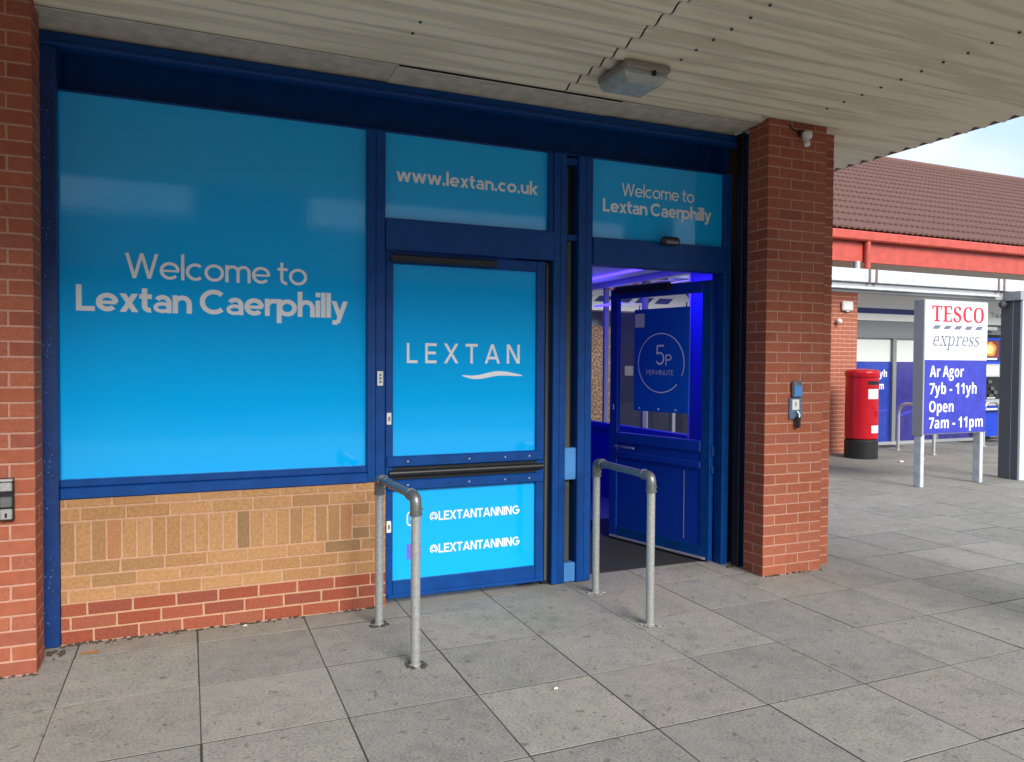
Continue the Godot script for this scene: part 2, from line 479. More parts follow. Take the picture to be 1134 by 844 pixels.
		for i in pts.size() - 1:
			quads.append([pts[i] + off[i], pts[i + 1] + off[i + 1], pts[i + 1] - off[i + 1], pts[i] - off[i], si])
		si += 1
	for q in d:
		var a := Vector2(q[0], q[1]); var b := Vector2(q[2], q[3])
		var hx := h * a.distance_to(b) / absf(a.y - b.y)
		quads.append([a + Vector2(hx, 0), b + Vector2(hx, 0), b - Vector2(hx, 0), a - Vector2(hx, 0), si])
		si += 1
	return [quads, adv]

# a line of letters fitted between x0 and x1, standing on base, capitals cap high (or small letters, with unit 0.5)
func letters(text: String, w: float, x0: float, x1: float, base: float, cap: float, unit := 0.7, gap := 0.07) -> Array:
	var words := [MB.new()]
	var pen := 0.0
	var all := []
	for ch in text:
		var g := glyph(ch, w)
		for q in g[0]: all.append([q, pen, words.size() - 1])
		if ch == " ": words.append(MB.new())
		pen += g[1] + (gap if ch != " " else 0.0)
	pen -= gap
	var sx := (x1 - x0) / pen
	var sy := cap / unit
	for e in all:
		var q: Array = e[0]
		var z: float = 0.00022 * q[4]
		var p := []
		for k in 4: p.append(Vector3(x0 + (q[k].x + e[1]) * sx, base + q[k].y * sy, z))
		words[e[2]].quad(p[0], p[1], p[2], p[3], Vector3.BACK)
	return words

func lettering(text: String, w: float, x0: float, x1: float, base: float, cap: float, z: float, mt: Material, parent: Node3D, unit := 0.7, gap := 0.07, called := "lettering") -> void:
	for b in letters(text, w, x0, x1, base, cap, unit, gap):
		for i in b.v.size(): b.v[i].z += z
		wmesh(called, b, mt, parent)

func type_text(text: String, serif: bool, bold: bool, x0: float, x1: float, base: float, cap: float, ref: String, slant := 0.0) -> MB:
	var tm := TextMesh.new()
	var f := SystemFont.new()
	f.font_names = PackedStringArray(["Droid Serif" if serif else "Droid Sans"])
	f.font_weight = 700 if bold else 400
	tm.font = f; tm.font_size = 64; tm.pixel_size = 0.01; tm.depth = 0.0; tm.curve_step = 1.0
	var b := MB.new()
	tm.text = ref
	var rb := tm.get_aabb()
	tm.text = text
	tm.horizontal_alignment = HORIZONTAL_ALIGNMENT_LEFT
	var arr := tm.get_mesh_arrays()
	var vs: PackedVector3Array = arr[Mesh.ARRAY_VERTEX]
	var ix: PackedInt32Array = arr[Mesh.ARRAY_INDEX] if arr[Mesh.ARRAY_INDEX] != null else PackedInt32Array()
	if ix.is_empty():
		for i in vs.size(): ix.append(i)
	var lo := 1e9; var hi := -1e9
	for q in vs:
		lo = minf(lo, q.x); hi = maxf(hi, q.x)
	# the foot of the reference letter is the line the text stands on
	var y0 := rb.position.y
	for i in range(0, ix.size(), 3):
		var p := []
		for k in 3:
			var q := vs[ix[i + k]]
			var y := (q.y - y0) / rb.size.y * cap
			p.append(Vector3(x0 + (q.x - lo) / (hi - lo) * (x1 - x0) + y * slant, base + y, 0))
		b.tri(p[0], p[1], p[2], Vector3.BACK)
	return b

func typed(text: String, serif: bool, bold: bool, x0: float, x1: float, base: float, cap: float, z: float, mt: Material, parent: Node3D, ref := "H", slant := 0.0) -> void:
	var b := type_text(text, serif, bold, x0, x1, base, cap, ref, slant)
	for i in b.v.size(): b.v[i].z += z
	# one part for each word: cut where the gap is wider than between letters
	var spans := []
	for i in range(0, b.v.size(), 3):
		spans.append([minf(b.v[i].x, minf(b.v[i + 1].x, b.v[i + 2].x)), maxf(b.v[i].x, maxf(b.v[i + 1].x, b.v[i + 2].x)), i])
	spans.sort_custom(func(p, q): return p[0] < q[0])
	var word := MB.new()
	var edge: float = spans[0][1]
	for p in spans:
		if p[0] > edge + 0.15 * cap:
			wmesh("lettering", word, mt, parent)
			word = MB.new()
		edge = maxf(edge, p[1])
		for k in 3:
			word.v.append(b.v[p[2] + k]); word.n.append(b.n[p[2] + k])
	wmesh("lettering", word, mt, parent)

# ---------------------------------------------------------------- brickwork
func brick_mesh(l: float, hh: float, dd: float, variant: int) -> ArrayMesh:
	var key := "k%.3f,%.3f,%.3f,%d" % [l, hh, dd, variant]
	if not cache.has(key):
		var r := RandomNumberGenerator.new(); r.seed = 1000 + variant
		var b := MB.new(); b.box(Vector3.ZERO, Vector3(l, hh, dd), 0.0022, 0.0009, r); cache[key] = b.commit()
	return cache[key]

func brick(parent: Node3D, x0: float, x1: float, y0: float, y1: float, z0: float, z1: float, set_name: String, count: int) -> void:
	var o := obj("brick", brick_mesh(x1 - x0, y1 - y0, z1 - z0, rng.randi() % 4), M["%s%d" % [set_name, mini(rng.randi() % count, rng.randi() % (count + 2))]], parent)
	o.position = Vector3((x0 + x1) * 0.5 + rng.randf_range(-0.0008, 0.0008), (y0 + y1) * 0.5, (z0 + z1) * 0.5 + rng.randf_range(-0.0008, 0.0012)) - origin(parent)

# ---------------------------------------------------------------- the scene
func _ready() -> void:
	rng.seed = 20
	camera_and_light()
	make_materials()
	pavement()
	piers()
	low_wall()
	canopy()
	shopfront()
	closed_door()
	lobby()
	open_door()
	rails()
	fittings()
	parade()
	street_things()
	opposite()
	scraps()

const YAW := 0.403127946
const PITCH := -0.02401078
const ROLL := 0.00628670
const EYE := Vector3(0, 1.56095, 0)

func camera_and_light() -> void:
	var fw := Vector3(sin(YAW) * cos(PITCH), sin(PITCH), -cos(YAW) * cos(PITCH))
	var rt := Vector3(cos(YAW), 0, sin(YAW))
	var up := rt.cross(fw)
	var r2 := rt * cos(ROLL) + up * sin(ROLL)
	var u2 := -rt * sin(ROLL) + up * cos(ROLL)
	var cam := Camera3D.new()
	cam.name = "camera"
	cam.transform = Transform3D(Basis(r2, u2, -fw), EYE)
	cam.fov = rad_to_deg(2.0 * atan(422.0 / 839.78))
	cam.near = 0.05; cam.far = 400.0
	add_child(cam); cam.current = true

	var sun := DirectionalLight3D.new()
	sun.name = "sun"
	sun.light_energy = 0.5
	sun.light_angular_distance = 30.0
	sun.light_color = Color(1.0, 0.98, 0.955)
	sun.shadow_enabled = true
	add_child(sun)
	sun.look_at_from_position(Vector3(0, 0, 0), -Vector3(0.14, tan(deg_to_rad(34.0)), 1.0), Vector3.UP)

	# bright broken cloud over pale blue
	var w := 768; var hgt := 384
	var n1 := noise(61, 1.15, 5); var n2 := noise(62, 3.2, 4)
	var im := Image.create(w, hgt, false, Image.FORMAT_RGBF)
	for y in hgt:
		var el := (0.5 - (y + 0.5) / hgt) * PI
		for x in w:
			var az := (x + 0.5) / w * TAU
			var d := Vector3(cos(el) * sin(az), sin(el), -cos(el) * cos(az))
			var c: Color
			if el < 0.0:
				c = Color(0.20, 0.20, 0.195)
			else:
				var q := d / (d.y + 0.28)
				var k := n1.get_noise_3d(q.x, q.z, 0.3) + 0.35 * n2.get_noise_3d(q.x, q.z, 1.7)
				var cov := smoothstep(-0.28, 0.22, k)
				var blue := Color(0.33, 0.485, 0.69).lerp(Color(0.42, 0.55, 0.69), exp(-d.y * 4.0))
				var cloud := Color(0.60, 0.635, 0.68).lerp(Color(0.50, 0.54, 0.59), smoothstep(0.1, 0.6, k))
				c = blue.lerp(cloud, cov * 0.85) * 0.53
			im.set_pixel(x, y, c)
	var pm := PanoramaSkyMaterial.new()
	pm.panorama = ImageTexture.create_from_image(im)
	var sky := Sky.new(); sky.sky_material = pm
	var env := Environment.new()
	env.background_mode = Environment.BG_SKY
	env.sky = sky
	env.tonemap_mode = Environment.TONE_MAPPER_LINEAR
	env.tonemap_exposure = 3.3
	env.sdfgi_enabled = true; env.ssao_enabled = true; env.ssil_enabled = true
	var we := WorldEnvironment.new()
	we.name = "environment"; we.environment = env
	add_child(we)

func in_view(p: Vector3, margin := 1.08) -> bool:
	var fw := Vector3(sin(YAW) * cos(PITCH), sin(PITCH), -cos(YAW) * cos(PITCH))
	var rt := Vector3(cos(YAW), 0, sin(YAW))
	var d := p - EYE
	var z := d.dot(fw)
	if z < 0.5: return false
	return absf(d.dot(rt) / z) < 0.675 * margin and absf(d.dot(rt.cross(fw)) / z) < 0.503 * margin

func pavement() -> void:
	var root := Node3D.new(); root.name = "pavement"; add_child(root)
	root.set_meta("kind", "structure")
	var bed := MB.new()
	bed.box(Vector3(8.0, -0.1017, -2.8), Vector3(44.0, 0.2, 20.4))
	wmesh("bed", bed, M.joint, root)
	var spots := []
	for i in range(-6, 40):
		for j in range(-12, 19):
			var x0 := -0.559 + 0.6 * i
			var z0 := -3.905 + 0.6 * j
			if x0 > 6.2:    # beyond the entrance the courses are laid less evenly
				z0 += [0.0, 0.3, 0.12, 0.42, 0.22][(i * 7) % 5]
			var z1 := z0 + 0.6
			var x1 := x0 + 0.6
			if x0 < 4.3:
				if z1 < -4.89: continue
				z0 = maxf(z0, -4.9)
			if z1 - z0 < 0.05: continue
			if z1 > 7.0 or z0 < -11.3: continue
			if z0 < -10.9: continue
			spots.append([x0, x1, z0, z1, Vector3((x0 + x1) / 2, 0, (z0 + z1) / 2)])
	spots.sort_custom(func(a, b): return a[4].distance_to(EYE) + (0.0 if in_view(a[4], 1.15) else 100.0) < b[4].distance_to(EYE) + (0.0 if in_view(b[4], 1.15) else 100.0))
	var rest := MB.new()
	for k in spots.size():
		var s: Array = spots[k]
		var ga: float = [0.0022, 0.0035, 0.0050, 0.0028][rng.randi() % 4]
		var gb: float = [0.0030, 0.0042, 0.0058, 0.0036][rng.randi() % 4]
		if s[0] > 4.5:
			ga += 0.001; gb += 0.0015
		var sx: float = s[1] - s[0] - ga * 2.0
		var sz: float = s[3] - s[2] - gb * 2.0
		var top := rng.randf_range(-0.0006, 0.0006)
		if k < 300:
			var key := "s%.4f,%.4f" % [sx, sz]
			if not cache.has(key):
				var b := MB.new(); b.box(Vector3.ZERO, Vector3(sx, 0.05, sz), 0.0012, 0.0008, rng); cache[key] = b.commit()
			var o := obj("paving_slab", cache[key], M["flag%d" % (rng.randi() % 6)], root)
			o.position = Vector3(s[4].x, top - 0.025, s[4].z)
			o.rotation = Vector3(rng.randf_range(-0.0006, 0.0006), 0, rng.randf_range(-0.0006, 0.0006))
		else:
			rest.box(Vector3(s[4].x, top - 0.025, s[4].z), Vector3(sx, 0.05, sz), 0.003)
	obj("paving_slabs", rest.commit(), M.flag0, root, Vector3.ZERO, "stuff")

func piers() -> void:
	# left pier: a corner at x = -0.70 whose face runs out of the picture
	var p := thing("brick_pier", Vector3(-1.2, 0, -4.47), "red brick wall end beside the big blue window, carrying a small grey key switch", "brick wall")
	var xr := -0.70
	var xl := -1.60
	wbox("mortar", Vector3(xl, 0, PZ - 0.2125), Vector3(xr - 0.0025, 3.34, PZ - 0.0025), M.mortar, p, 0.0)
	for c in 45:
		var y0 := 0.005 + c * 0.075
		var y1 := minf(y0 + 0.065, 3.345)
		if y1 - y0 < 0.02: continue
		var x := xr
		if c % 2 == 0:
			brick(p, x - 0.215, x, y0, y1, PZ - 0.1025, PZ, "brick", 5)
			brick(p, x - 0.1025, x, y0, y1, PZ - 0.215, PZ - 0.1125, "brick", 5)
			x -= 0.225
		else:
			brick(p, x - 0.1025, x, y0, y1, PZ - 0.215, PZ, "brick", 5)
			x -= 0.1125
		while x - 0.1 > xl:
			brick(p, maxf(x - 0.215, xl), x, y0, y1, PZ - 0.1025, PZ, "brick", 5)
			x -= 0.225
	# the wall runs on beyond the picture
	wbox("mortar", Vector3(-7.0, 0, PZ - 0.2125), Vector3(xl - 0.0005, 3.34, PZ - 0.0025), M.mortar, p, 0.0)
	var on := MB.new()
	for c in 45:
		var y := 0.0375 + c * 0.075
		if y > 3.31: break
		var bx := -7.0 + (0.1125 if c % 2 else 0.0)
		while bx + 0.215 < xl:
			on.box(Vector3(bx + 0.1075, y, PZ - 0.05), Vector3(0.215, 0.065, 0.1), 0.0)
			bx += 0.225
	wmesh("bricks", on, M.brick0, p, "stuff")
	# right pier: two and a half bricks wide with a set-back return
	var q := thing("brick_pier", Vector3(4.2, 0, -4.5), "tall red brick pillar by the entrance, with a blue key switch plate on its face", "brick pillar")
	var a := 3.868
	var b := a + 0.5525
	wbox("mortar", Vector3(a + 0.0025, 0, PZ - 0.2125), Vector3(b - 0.0025, 3.34, PZ - 0.0025), M.mortar, q, 0.0)
	wbox("mortar", Vector3(b - 0.0025, 0, PZ - 0.322), Vector3(b + 0.1775, 3.34, PZ - 0.1025), M.mortar, q, 0.0)
	for c in 45:
		var y0 := 0.005 + c * 0.075
		var y1 := minf(y0 + 0.065, 3.345)
		if y1 - y0 < 0.02: continue
		if c % 2 == 0:
			brick(q, a, a + 0.215, y0, y1, PZ - 0.1025, PZ, "brick", 5)
			brick(q, a, a + 0.1025, y0, y1, PZ - 0.215, PZ - 0.1125, "brick", 5)
			brick(q, a + 0.225, a + 0.44, y0, y1, PZ - 0.1025, PZ, "brick", 5)
			brick(q, a + 0.45, b, y0, y1, PZ - 0.215, PZ, "brick", 5)
			brick(q, b + 0.01, b + 0.18, y0, y1, PZ - 0.325, PZ - 0.10, "brick", 5)
		else:
			brick(q, a, a + 0.1025, y0, y1, PZ - 0.215, PZ, "brick", 5)
			brick(q, a + 0.1125, a + 0.3275, y0, y1, PZ - 0.1025, PZ, "brick", 5)
			brick(q, a + 0.3375, b, y0, y1, PZ - 0.1025, PZ, "brick", 5)
			brick(q, b + 0.01, b + 0.0675, y0, y1, PZ - 0.2025, PZ - 0.10, "brick", 5)
			brick(q, b + 0.0775, b + 0.18, y0, y1, PZ - 0.325, PZ - 0.10, "brick", 5)

func low_wall() -> void:
	var w := thing("low_wall", Vector3(0.22, 0, FZ - 0.06), "low wall of buff and red bricks with an upright soldier course under the window", "brick wall")
	var x0 := -0.645; var x1 := 1.150
	var zf := FZ + 0.012; var zb := FZ - 0.09
	wbox("mortar", Vector3(x0, 0, zb + 0.004), Vector3(x1, 0.797, zf - 0.0025), M.mortar_buff, w, 0.0)
	var rows := [["low", 4, 0.16], ["low", 4, 0.05], ["low", 4, 0.13], ["buff", 3, 0.04], ["buff", 4, 0.15], ["buff", 5, 0.07], [], [], [], ["buff", 6, 0.10], ["buff", 4, 0.03]]
	for r in rows.size():
		var y0 := 0.005 + r * 0.075
		var y1 := minf(y0 + 0.065, 0.795)
		var edge := x0
		if rows[r].is_empty():
			# beside the soldiers three short stretchers
			var xs := 0.945
			brick(w, xs, xs + 0.10, y0, y1, zb, zf, "buff", 6)
			brick(w, xs + 0.11, x1, y0, y1, zb, zf, "buff", 6)
			continue
		var x: float = edge + rows[r][2]
		brick(w, edge, x - 0.01, y0, y1, zb, zf, rows[r][0], rows[r][1])
		while x < x1 - 0.03:
			brick(w, x, minf(x + 0.215, x1), y0, y1, zb, zf, rows[r][0], rows[r][1])
			x += 0.225
	var sx := x0
	while sx + 0.06 < 0.945:
		brick(w, sx, sx + 0.065, 0.455, 0.670, zb, zf, "buff", 6)
		sx += 0.0757

# ---------------------------------------------------------------- canopy
func wave(z: float) -> float:
	return 3.3455 + 0.0145 * cos(TAU * (z + 4.005) / 0.1465 + PI)

func wave_normal(z: float) -> Vector3:
	return Vector3(0, -1, (wave(z + 0.001) - wave(z - 0.001)) / 0.002).normalized()

func sheet(x0: float, x1: float, za: float, zb: float, lift: float, tilt: float) -> MB:
	var b := MB.new()
	var n := int(ceil((zb - za) / 0.1465 * 16.0))
	for i in n:
		var p := lerpf(za, zb, float(i) / n); var q := lerpf(za, zb, float(i + 1) / n)
		var yp := wave(p) + lift; var yq := wave(q) + lift
		var np := wave_normal(p)
		var nq := wave_normal(q)
		b.squad([Vector3(x0, yp, p), Vector3(x1, yp + tilt, p), Vector3(x1, yq + tilt, q), Vector3(x0, yq, q)], [np, np, nq, nq])
		var t := Vector3(0, 0.007, 0)
		b.squad([Vector3(x0, yp, p) + t, Vector3(x1, yp + tilt, p) + t, Vector3(x1, yq + tilt, q) + t, Vector3(x0, yq, q) + t], [-np, -np, -nq, -nq])
		b.quad(Vector3(x1, yp + tilt, p), Vector3(x1, yq + tilt, q), Vector3(x1, yq + tilt, q) + t, Vector3(x1, yp + tilt, p) + t, Vector3.RIGHT)
		b.quad(Vector3(x0, yp, p), Vector3(x0, yq, q), Vector3(x0, yq, q) + t, Vector3(x0, yp, p) + t, Vector3.LEFT)
	b.quad(Vector3(x0, wave(za) + lift, za), Vector3(x1, wave(za) + lift + tilt, za), Vector3(x1, wave(za) + lift + tilt + 0.007, za), Vector3(x0, wave(za) + lift + 0.007, za), Vector3.FORWARD)
	b.quad(Vector3(x0, wave(zb) + lift, zb), Vector3(x1, wave(zb) + lift + tilt, zb), Vector3(x1, wave(zb) + lift + tilt + 0.007, zb), Vector3(x0, wave(zb) + lift + 0.007, zb), Vector3.BACK)
	return b

func canopy() -> void:
	var c := thing("canopy", Vector3(1.5, 3.3, -3.2), "cream corrugated canopy over the shop entrance, with a cracked sheet joint", "canopy")
	var front := -1.35
	# the sheets: lapped strips along the shopfront, butted end to end
	var xs := [-3.4, 2.262, 5.46]
	var zs := [-4.518, -3.4925, -2.467, front]
	for i in 2:
		for j in 3:
			var gap := 0.0065
			var b := sheet(xs[i] + gap * i, xs[i + 1] - gap * (1 - i), zs[j] - (0.02 if j > 0 else 0.0), zs[j + 1], 0.0065 * (j % 2), 0.0)
			wmesh("sheet", b, M.soffit if i == 0 else M.soffit_b, c)
	# sheets that run on past the pillar, back to the side of the shop
	wmesh("sheet", sheet(4.55, 5.458, -6.6, -4.5, 0.004, 0.0), M.soffit, c)
	# screws on the ridges
	var sc := MB.new()
	for x in [1.12, 2.64, 4.06]:
		var k := 0
		while true:
			var z := -4.005 + 0.1465 * k
			k += 1
			if z > front: break
			if rng.randf() < (0.6 if x < 2.0 else 0.06): continue
			var y := wave(z) - 0.002
			sc.box(Vector3(x + rng.randf_range(-0.006, 0.006), y - 0.001, z), Vector3(0.017, 0.010, 0.017), 0.004)
	wmesh("screws", sc, M.screw, c, "stuff")
	# flat closing boards along the head of the shopfront, one lapped under the next
	wbox("trim_board", Vector3(-1.6, 3.324, -4.78), Vector3(1.16, 3.330, -4.455), M.soffit_board, c)
	wbox("trim_board", Vector3(1.15, 3.316, -4.78), Vector3(2.72, 3.323, -4.46), M.soffit_board, c)
	wbox("trim_board", Vector3(2.70, 3.324, -4.78), Vector3(3.862, 3.330, -4.455), M.soffit_board, c)
	wbox("trim_board", Vector3(3.83, 3.348, -4.60), Vector3(4.56, 3.356, -4.325), M.soffit_board, c)
	# roof over it
	wbox("roof_deck", Vector3(-3.4, 3.41, -4.9), Vector3(5.43, 3.72, front - 0.01), M.roof_deck, c, 0.01)
	wbox("roof_deck", Vector3(4.54, 3.41, -6.6), Vector3(5.43, 3.72, -4.9), M.roof_deck, c, 0.01)
	wbox("edge_board", Vector3(-3.4, 3.30, front), Vector3(5.44, 3.76, front + 0.03), M.soffit_board, c, 0.004)
	wbox("end_board", Vector3(5.4635, 3.343, -6.6), Vector3(5.482, 3.47, front), M.clip_brown, c, 0.003)
	# bulkhead lamp on the sheets
	var l := thing("bulkhead_lamp", Vector3(2.49, 3.25, -3.99), "grimy square bulkhead lamp fixed to the corrugated canopy", "lamp")
	wbox("base", Vector3(2.335, 3.285, -4.165), Vector3(2.645, 3.3305, -3.815), M.lamp_body, l, 0.012)
	var dm := MB.new()
	var lo := [[0.145, 3.288], [0.148, 3.262], [0.132, 3.236], [0.10, 3.222]]
	for i in 3:
		var p: Array = lo[i]; var q: Array = lo[i + 1]
		for s in 4:
			var u0 := Vector3(cos(s * PI / 2), 0, sin(s * PI / 2)); var v0 := Vector3(-u0.z, 0, u0.x)
			var A: float = p[0]; var B: float = q[0]
			var ct := Vector3(2.49, 0, -3.99)
			dm.quad(ct + u0 * A - v0 * A + Vector3.UP * p[1], ct + u0 * A + v0 * A + Vector3.UP * p[1], ct + u0 * B + v0 * B + Vector3.UP * q[1], ct + u0 * B - v0 * B + Vector3.UP * q[1], u0)
	var e: float = lo[3][0]
	dm.quad(Vector3(2.49 - e, lo[3][1], -3.99 - e), Vector3(2.49 + e, lo[3][1], -3.99 - e), Vector3(2.49 + e, lo[3][1], -3.99 + e), Vector3(2.49 - e, lo[3][1], -3.99 + e), Vector3.DOWN)
	wmesh("diffuser", dm, M.lamp_glass, l)
	wbox("clip", Vector3(2.52, 3.26, -3.835), Vector3(2.545, 3.30, -3.822), M.black, l, 0.002)
	# outer brick support of the canopy corner, outside the picture, seen only in the glass
	var o := thing("canopy_pier", Vector3(5.15, 0, -1.7), "square red brick support under the outer corner of the canopy", "brick pillar")
	wbox("mortar", Vector3(4.9325, 0, -1.9175), Vector3(5.3675, 3.29, -1.4825), M.mortar, o, 0.0)
	var bk := MB.new()
	for k in 43:
		var y := 0.0375 + k * 0.075
		var cc := Vector3(5.15, y, -1.70)
		for q in 4:      # each course turns round the pier, every other one the other way
			var a := q * PI / 2
			var u := Vector3(cos(a), 0, sin(a)); var v := Vector3(-u.z, 0, u.x) * (1.0 if k % 2 else -1.0)
			bk.box(cc + u * 0.16875 + v * 0.05625, (u.abs() * 0.1025 + v.abs() * 0.3275) + Vector3.UP * 0.065, 0.0)
	wmesh("bricks", bk, M.brick1, o, "stuff")

# ---------------------------------------------------------------- shopfront
func pane(called: String, x0: float, x1: float, y0: float, y1: float, parent: Node3D, z := -4.792) -> MeshInstance3D:
	return wbox(called, Vector3(x0, y0, z - 0.01), Vector3(x1, y1, z), M.vinyl, parent, 0.0)

func shopfront() -> void:
	var s := thing("shopfront", Vector3(1.6, 0, FZ - 0.05), "dark blue painted shopfront frame holding three bright blue printed panes", "shopfront")
	var zb := FZ - 0.10
	var fr: Material = M.frame
	wbox("jamb", Vector3(-0.745, 0.0, zb), Vector3(-0.648, 3.235, FZ + 0.035), M.frame_worn, s, 0.004)
	# big window
	wbox("sill", Vector3(-0.647, 0.800, zb), Vector3(1.034, 0.862, FZ + 0.022), fr, s, 0.006)
	wbox("bottom_rail", Vector3(-0.647, 0.863, zb), Vector3(1.034, 0.903, FZ), fr, s, 0.004)
	var w := pane("window_pane", -0.66, 1.04, 0.89, 3.022, s)
	wbox("film_seam", Vector3(0.158, 0.905, -4.7919), Vector3(0.162, 3.02, -4.7915), M.vinyl, w, 0.0)
	lettering("Welcome to", 0.085, -0.327, 0.671, 2.026, 0.141, -4.7905, M.white_vinyl, w, 0.7, 0.035)
	lettering("Lextan Caerphilly", 0.128, -0.570, 0.919, 1.834, 0.145, -4.7905, M.white_vinyl, w, 0.7, 0.022)
	wbox("shutter_box", Vector3(-0.647, 3.0225, -5.08), Vector3(3.86, 3.33, -5.0), M.frame, s, 0.003)
	wbox("head", Vector3(-0.647, 3.0225, -4.999), Vector3(3.86, 3.036, -4.785), M.frame, s, 0.003)
	wbox("shutter_box_end", Vector3(-0.74, 3.0225, -5.08), Vector3(-0.648, 3.33, -4.852), fr, s, 0.0)
	wbox("shutter_box_top", Vector3(-0.74, 3.3305, -5.08), Vector3(3.97, 3.34, -4.785), fr, s, 0.0)
	wbox("shutter_box_end", Vector3(3.8605, 3.0225, -5.08), Vector3(3.97, 3.33, -4.801), fr, s, 0.0)
	# mullions and transoms
	wbox("mullion", Vector3(1.035, 0.800, zb), Vector3(1.088, 3.0215, FZ), fr, s, 0.004)
	wbox("mullion", Vector3(1.0885, 0.0, zb), Vector3(1.151, 3.0215, FZ - 0.006), fr, s, 0.004)
	var t1 := pane("transom_pane", 1.14, 2.31, 2.46, 3.021, s)
	lettering("www.lextan.co.uk", 0.13, 1.229, 2.224, 2.722, 0.063, -4.7905, M.white_vinyl, t1, 0.5, 0.05)
	wbox("transom", Vector3(1.152, 2.272, zb), Vector3(2.335, 2.474, FZ + 0.012), fr, s, 0.004)
	wbox("post", Vector3(2.303, 2.475, zb), Vector3(2.335, 3.0215, FZ - 0.01), fr, s, 0.003)
	for x in [[2.336, 2.386], [2.3865, 2.438]]:
		wbox("post", Vector3(x[0], 0.004, zb), Vector3(x[1], 3.0215, FZ + (0.002 if x[0] < 2.36 else -0.003)), fr, s, 0.004)
	for x in [[2.531, 2.588], [2.5885, 2.645]]:
		wbox("post", Vector3(x[0], 0.004, zb), Vector3(x[1], 3.0215, FZ + (0.002 if x[0] < 2.56 else -0.003)), fr, s, 0.004)
	# slot between the posts
	wbox("slot_back", Vector3(2.438, 0.01, zb - 0.02), Vector3(2.531, 3.0215, zb + 0.012), M.black, s, 0.0)
	wbox("brush_strip", Vector3(2.458, 0.145, zb + 0.013), Vector3(2.497, 2.425, zb + 0.05), M.brush, s, 0.004)
	wbox("brush_strip", Vector3(2.452, 2.47, zb + 0.013), Vector3(2.482, 2.95, zb + 0.03), M.brush, s, 0.004)
	wbox("bridge", Vector3(2.4385, 2.426, zb), Vector3(2.5305, 2.466, FZ - 0.02), fr, s, 0.003)
	wbox("bridge", Vector3(2.4385, 2.955, zb), Vector3(2.5305, 3.0, FZ - 0.02), fr, s, 0.003)
	wbox("cover_block", Vector3(2.440, 0.735, zb + 0.013), Vector3(2.5305, 0.960, FZ - 0.016), M.pale_blue, s, 0.003)
	wbox("cover_block", Vector3(2.440, 0.006, zb + 0.013), Vector3(2.5305, 0.141, FZ - 0.016), M.pale_blue, s, 0.003)
	var t2 := pane("transom_pane", 2.635, 3.80, 2.44, 3.021, s)
	lettering("Welcome to", 0.085, 2.902, 3.540, 2.783, 0.092, -4.7905, M.white_vinyl, t2, 0.7, 0.035)
	lettering("Lextan Caerphilly", 0.128, 2.746, 3.699, 2.655, 0.095, -4.7905, M.white_vinyl, t2, 0.7, 0.022)
	wbox("transom", Vector3(2.646, 2.262, zb), Vector3(3.80, 2.458, FZ + 0.012), fr, s, 0.004)
	wbox("jamb", Vector3(3.801, 0.0, zb), Vector3(3.862, 3.0215, FZ), fr, s, 0.004)
	wbox("shutter_guide", Vector3(3.872, 0.0, -4.72), Vector3(3.90, 3.32, -4.64), M.black, s, 0.003)
	wbox("shutter_guide", Vector3(3.905, 0.0, -4.70), Vector3(3.945, 3.32, -4.655), fr, s, 0.006)
	wbox("jamb_back", Vector3(3.863, 0.0, -4.90), Vector3(4.06, 3.32, -4.80), M.black, s, 0.0)
	# head beam with its worn lower lip
	wbox("head_beam", Vector3(-0.745, 3.2365, -4.80), Vector3(3.97, 3.315, FZ + 0.02), M.frame, s, 0.004)
	var lip := MB.new()
	lip.box(Vector3(1.61, 3.247, FZ + 0.036), Vector3(4.70, 0.022, 0.031), 0.006)
	wmesh("lip", lip, M.frame, s)
	# sensor over the entrance
	var n := thing("door_sensor", Vector3(3.27, 2.46, FZ), "small black motion sensor above the open entrance", "sensor")
	wbox("housing", Vector3(3.195, 2.435, FZ + 0.0125), Vector3(3.352, 2.496, FZ + 0.062), M.black, n, 0.016)
	wbox("lens", Vector3(3.22, 2.442, FZ + 0.0622), Vector3(3.33, 2.465, FZ + 0.066), M.fitting, n, 0.002)
	for k in [[1.097, 1.143, 1.41, 1.503]]:
		var lk := thing("lock_plate", Vector3(1.12, 1.41, FZ), "small white lock escutcheon on the blue mullion", "lock plate")
		wbox("plate", Vector3(k[0], k[2], FZ + 0.0005), Vector3(k[1] - 0.008, k[3], FZ + 0.006), M.white_plastic, lk, 0.002)
		for y in [1.435, 1.457, 1.479]:
			wbox("keyway", Vector3(1.11, y - 0.007, FZ + 0.0062), Vector3(1.124, y + 0.007, FZ + 0.008), M.fitting, lk, 0.001)

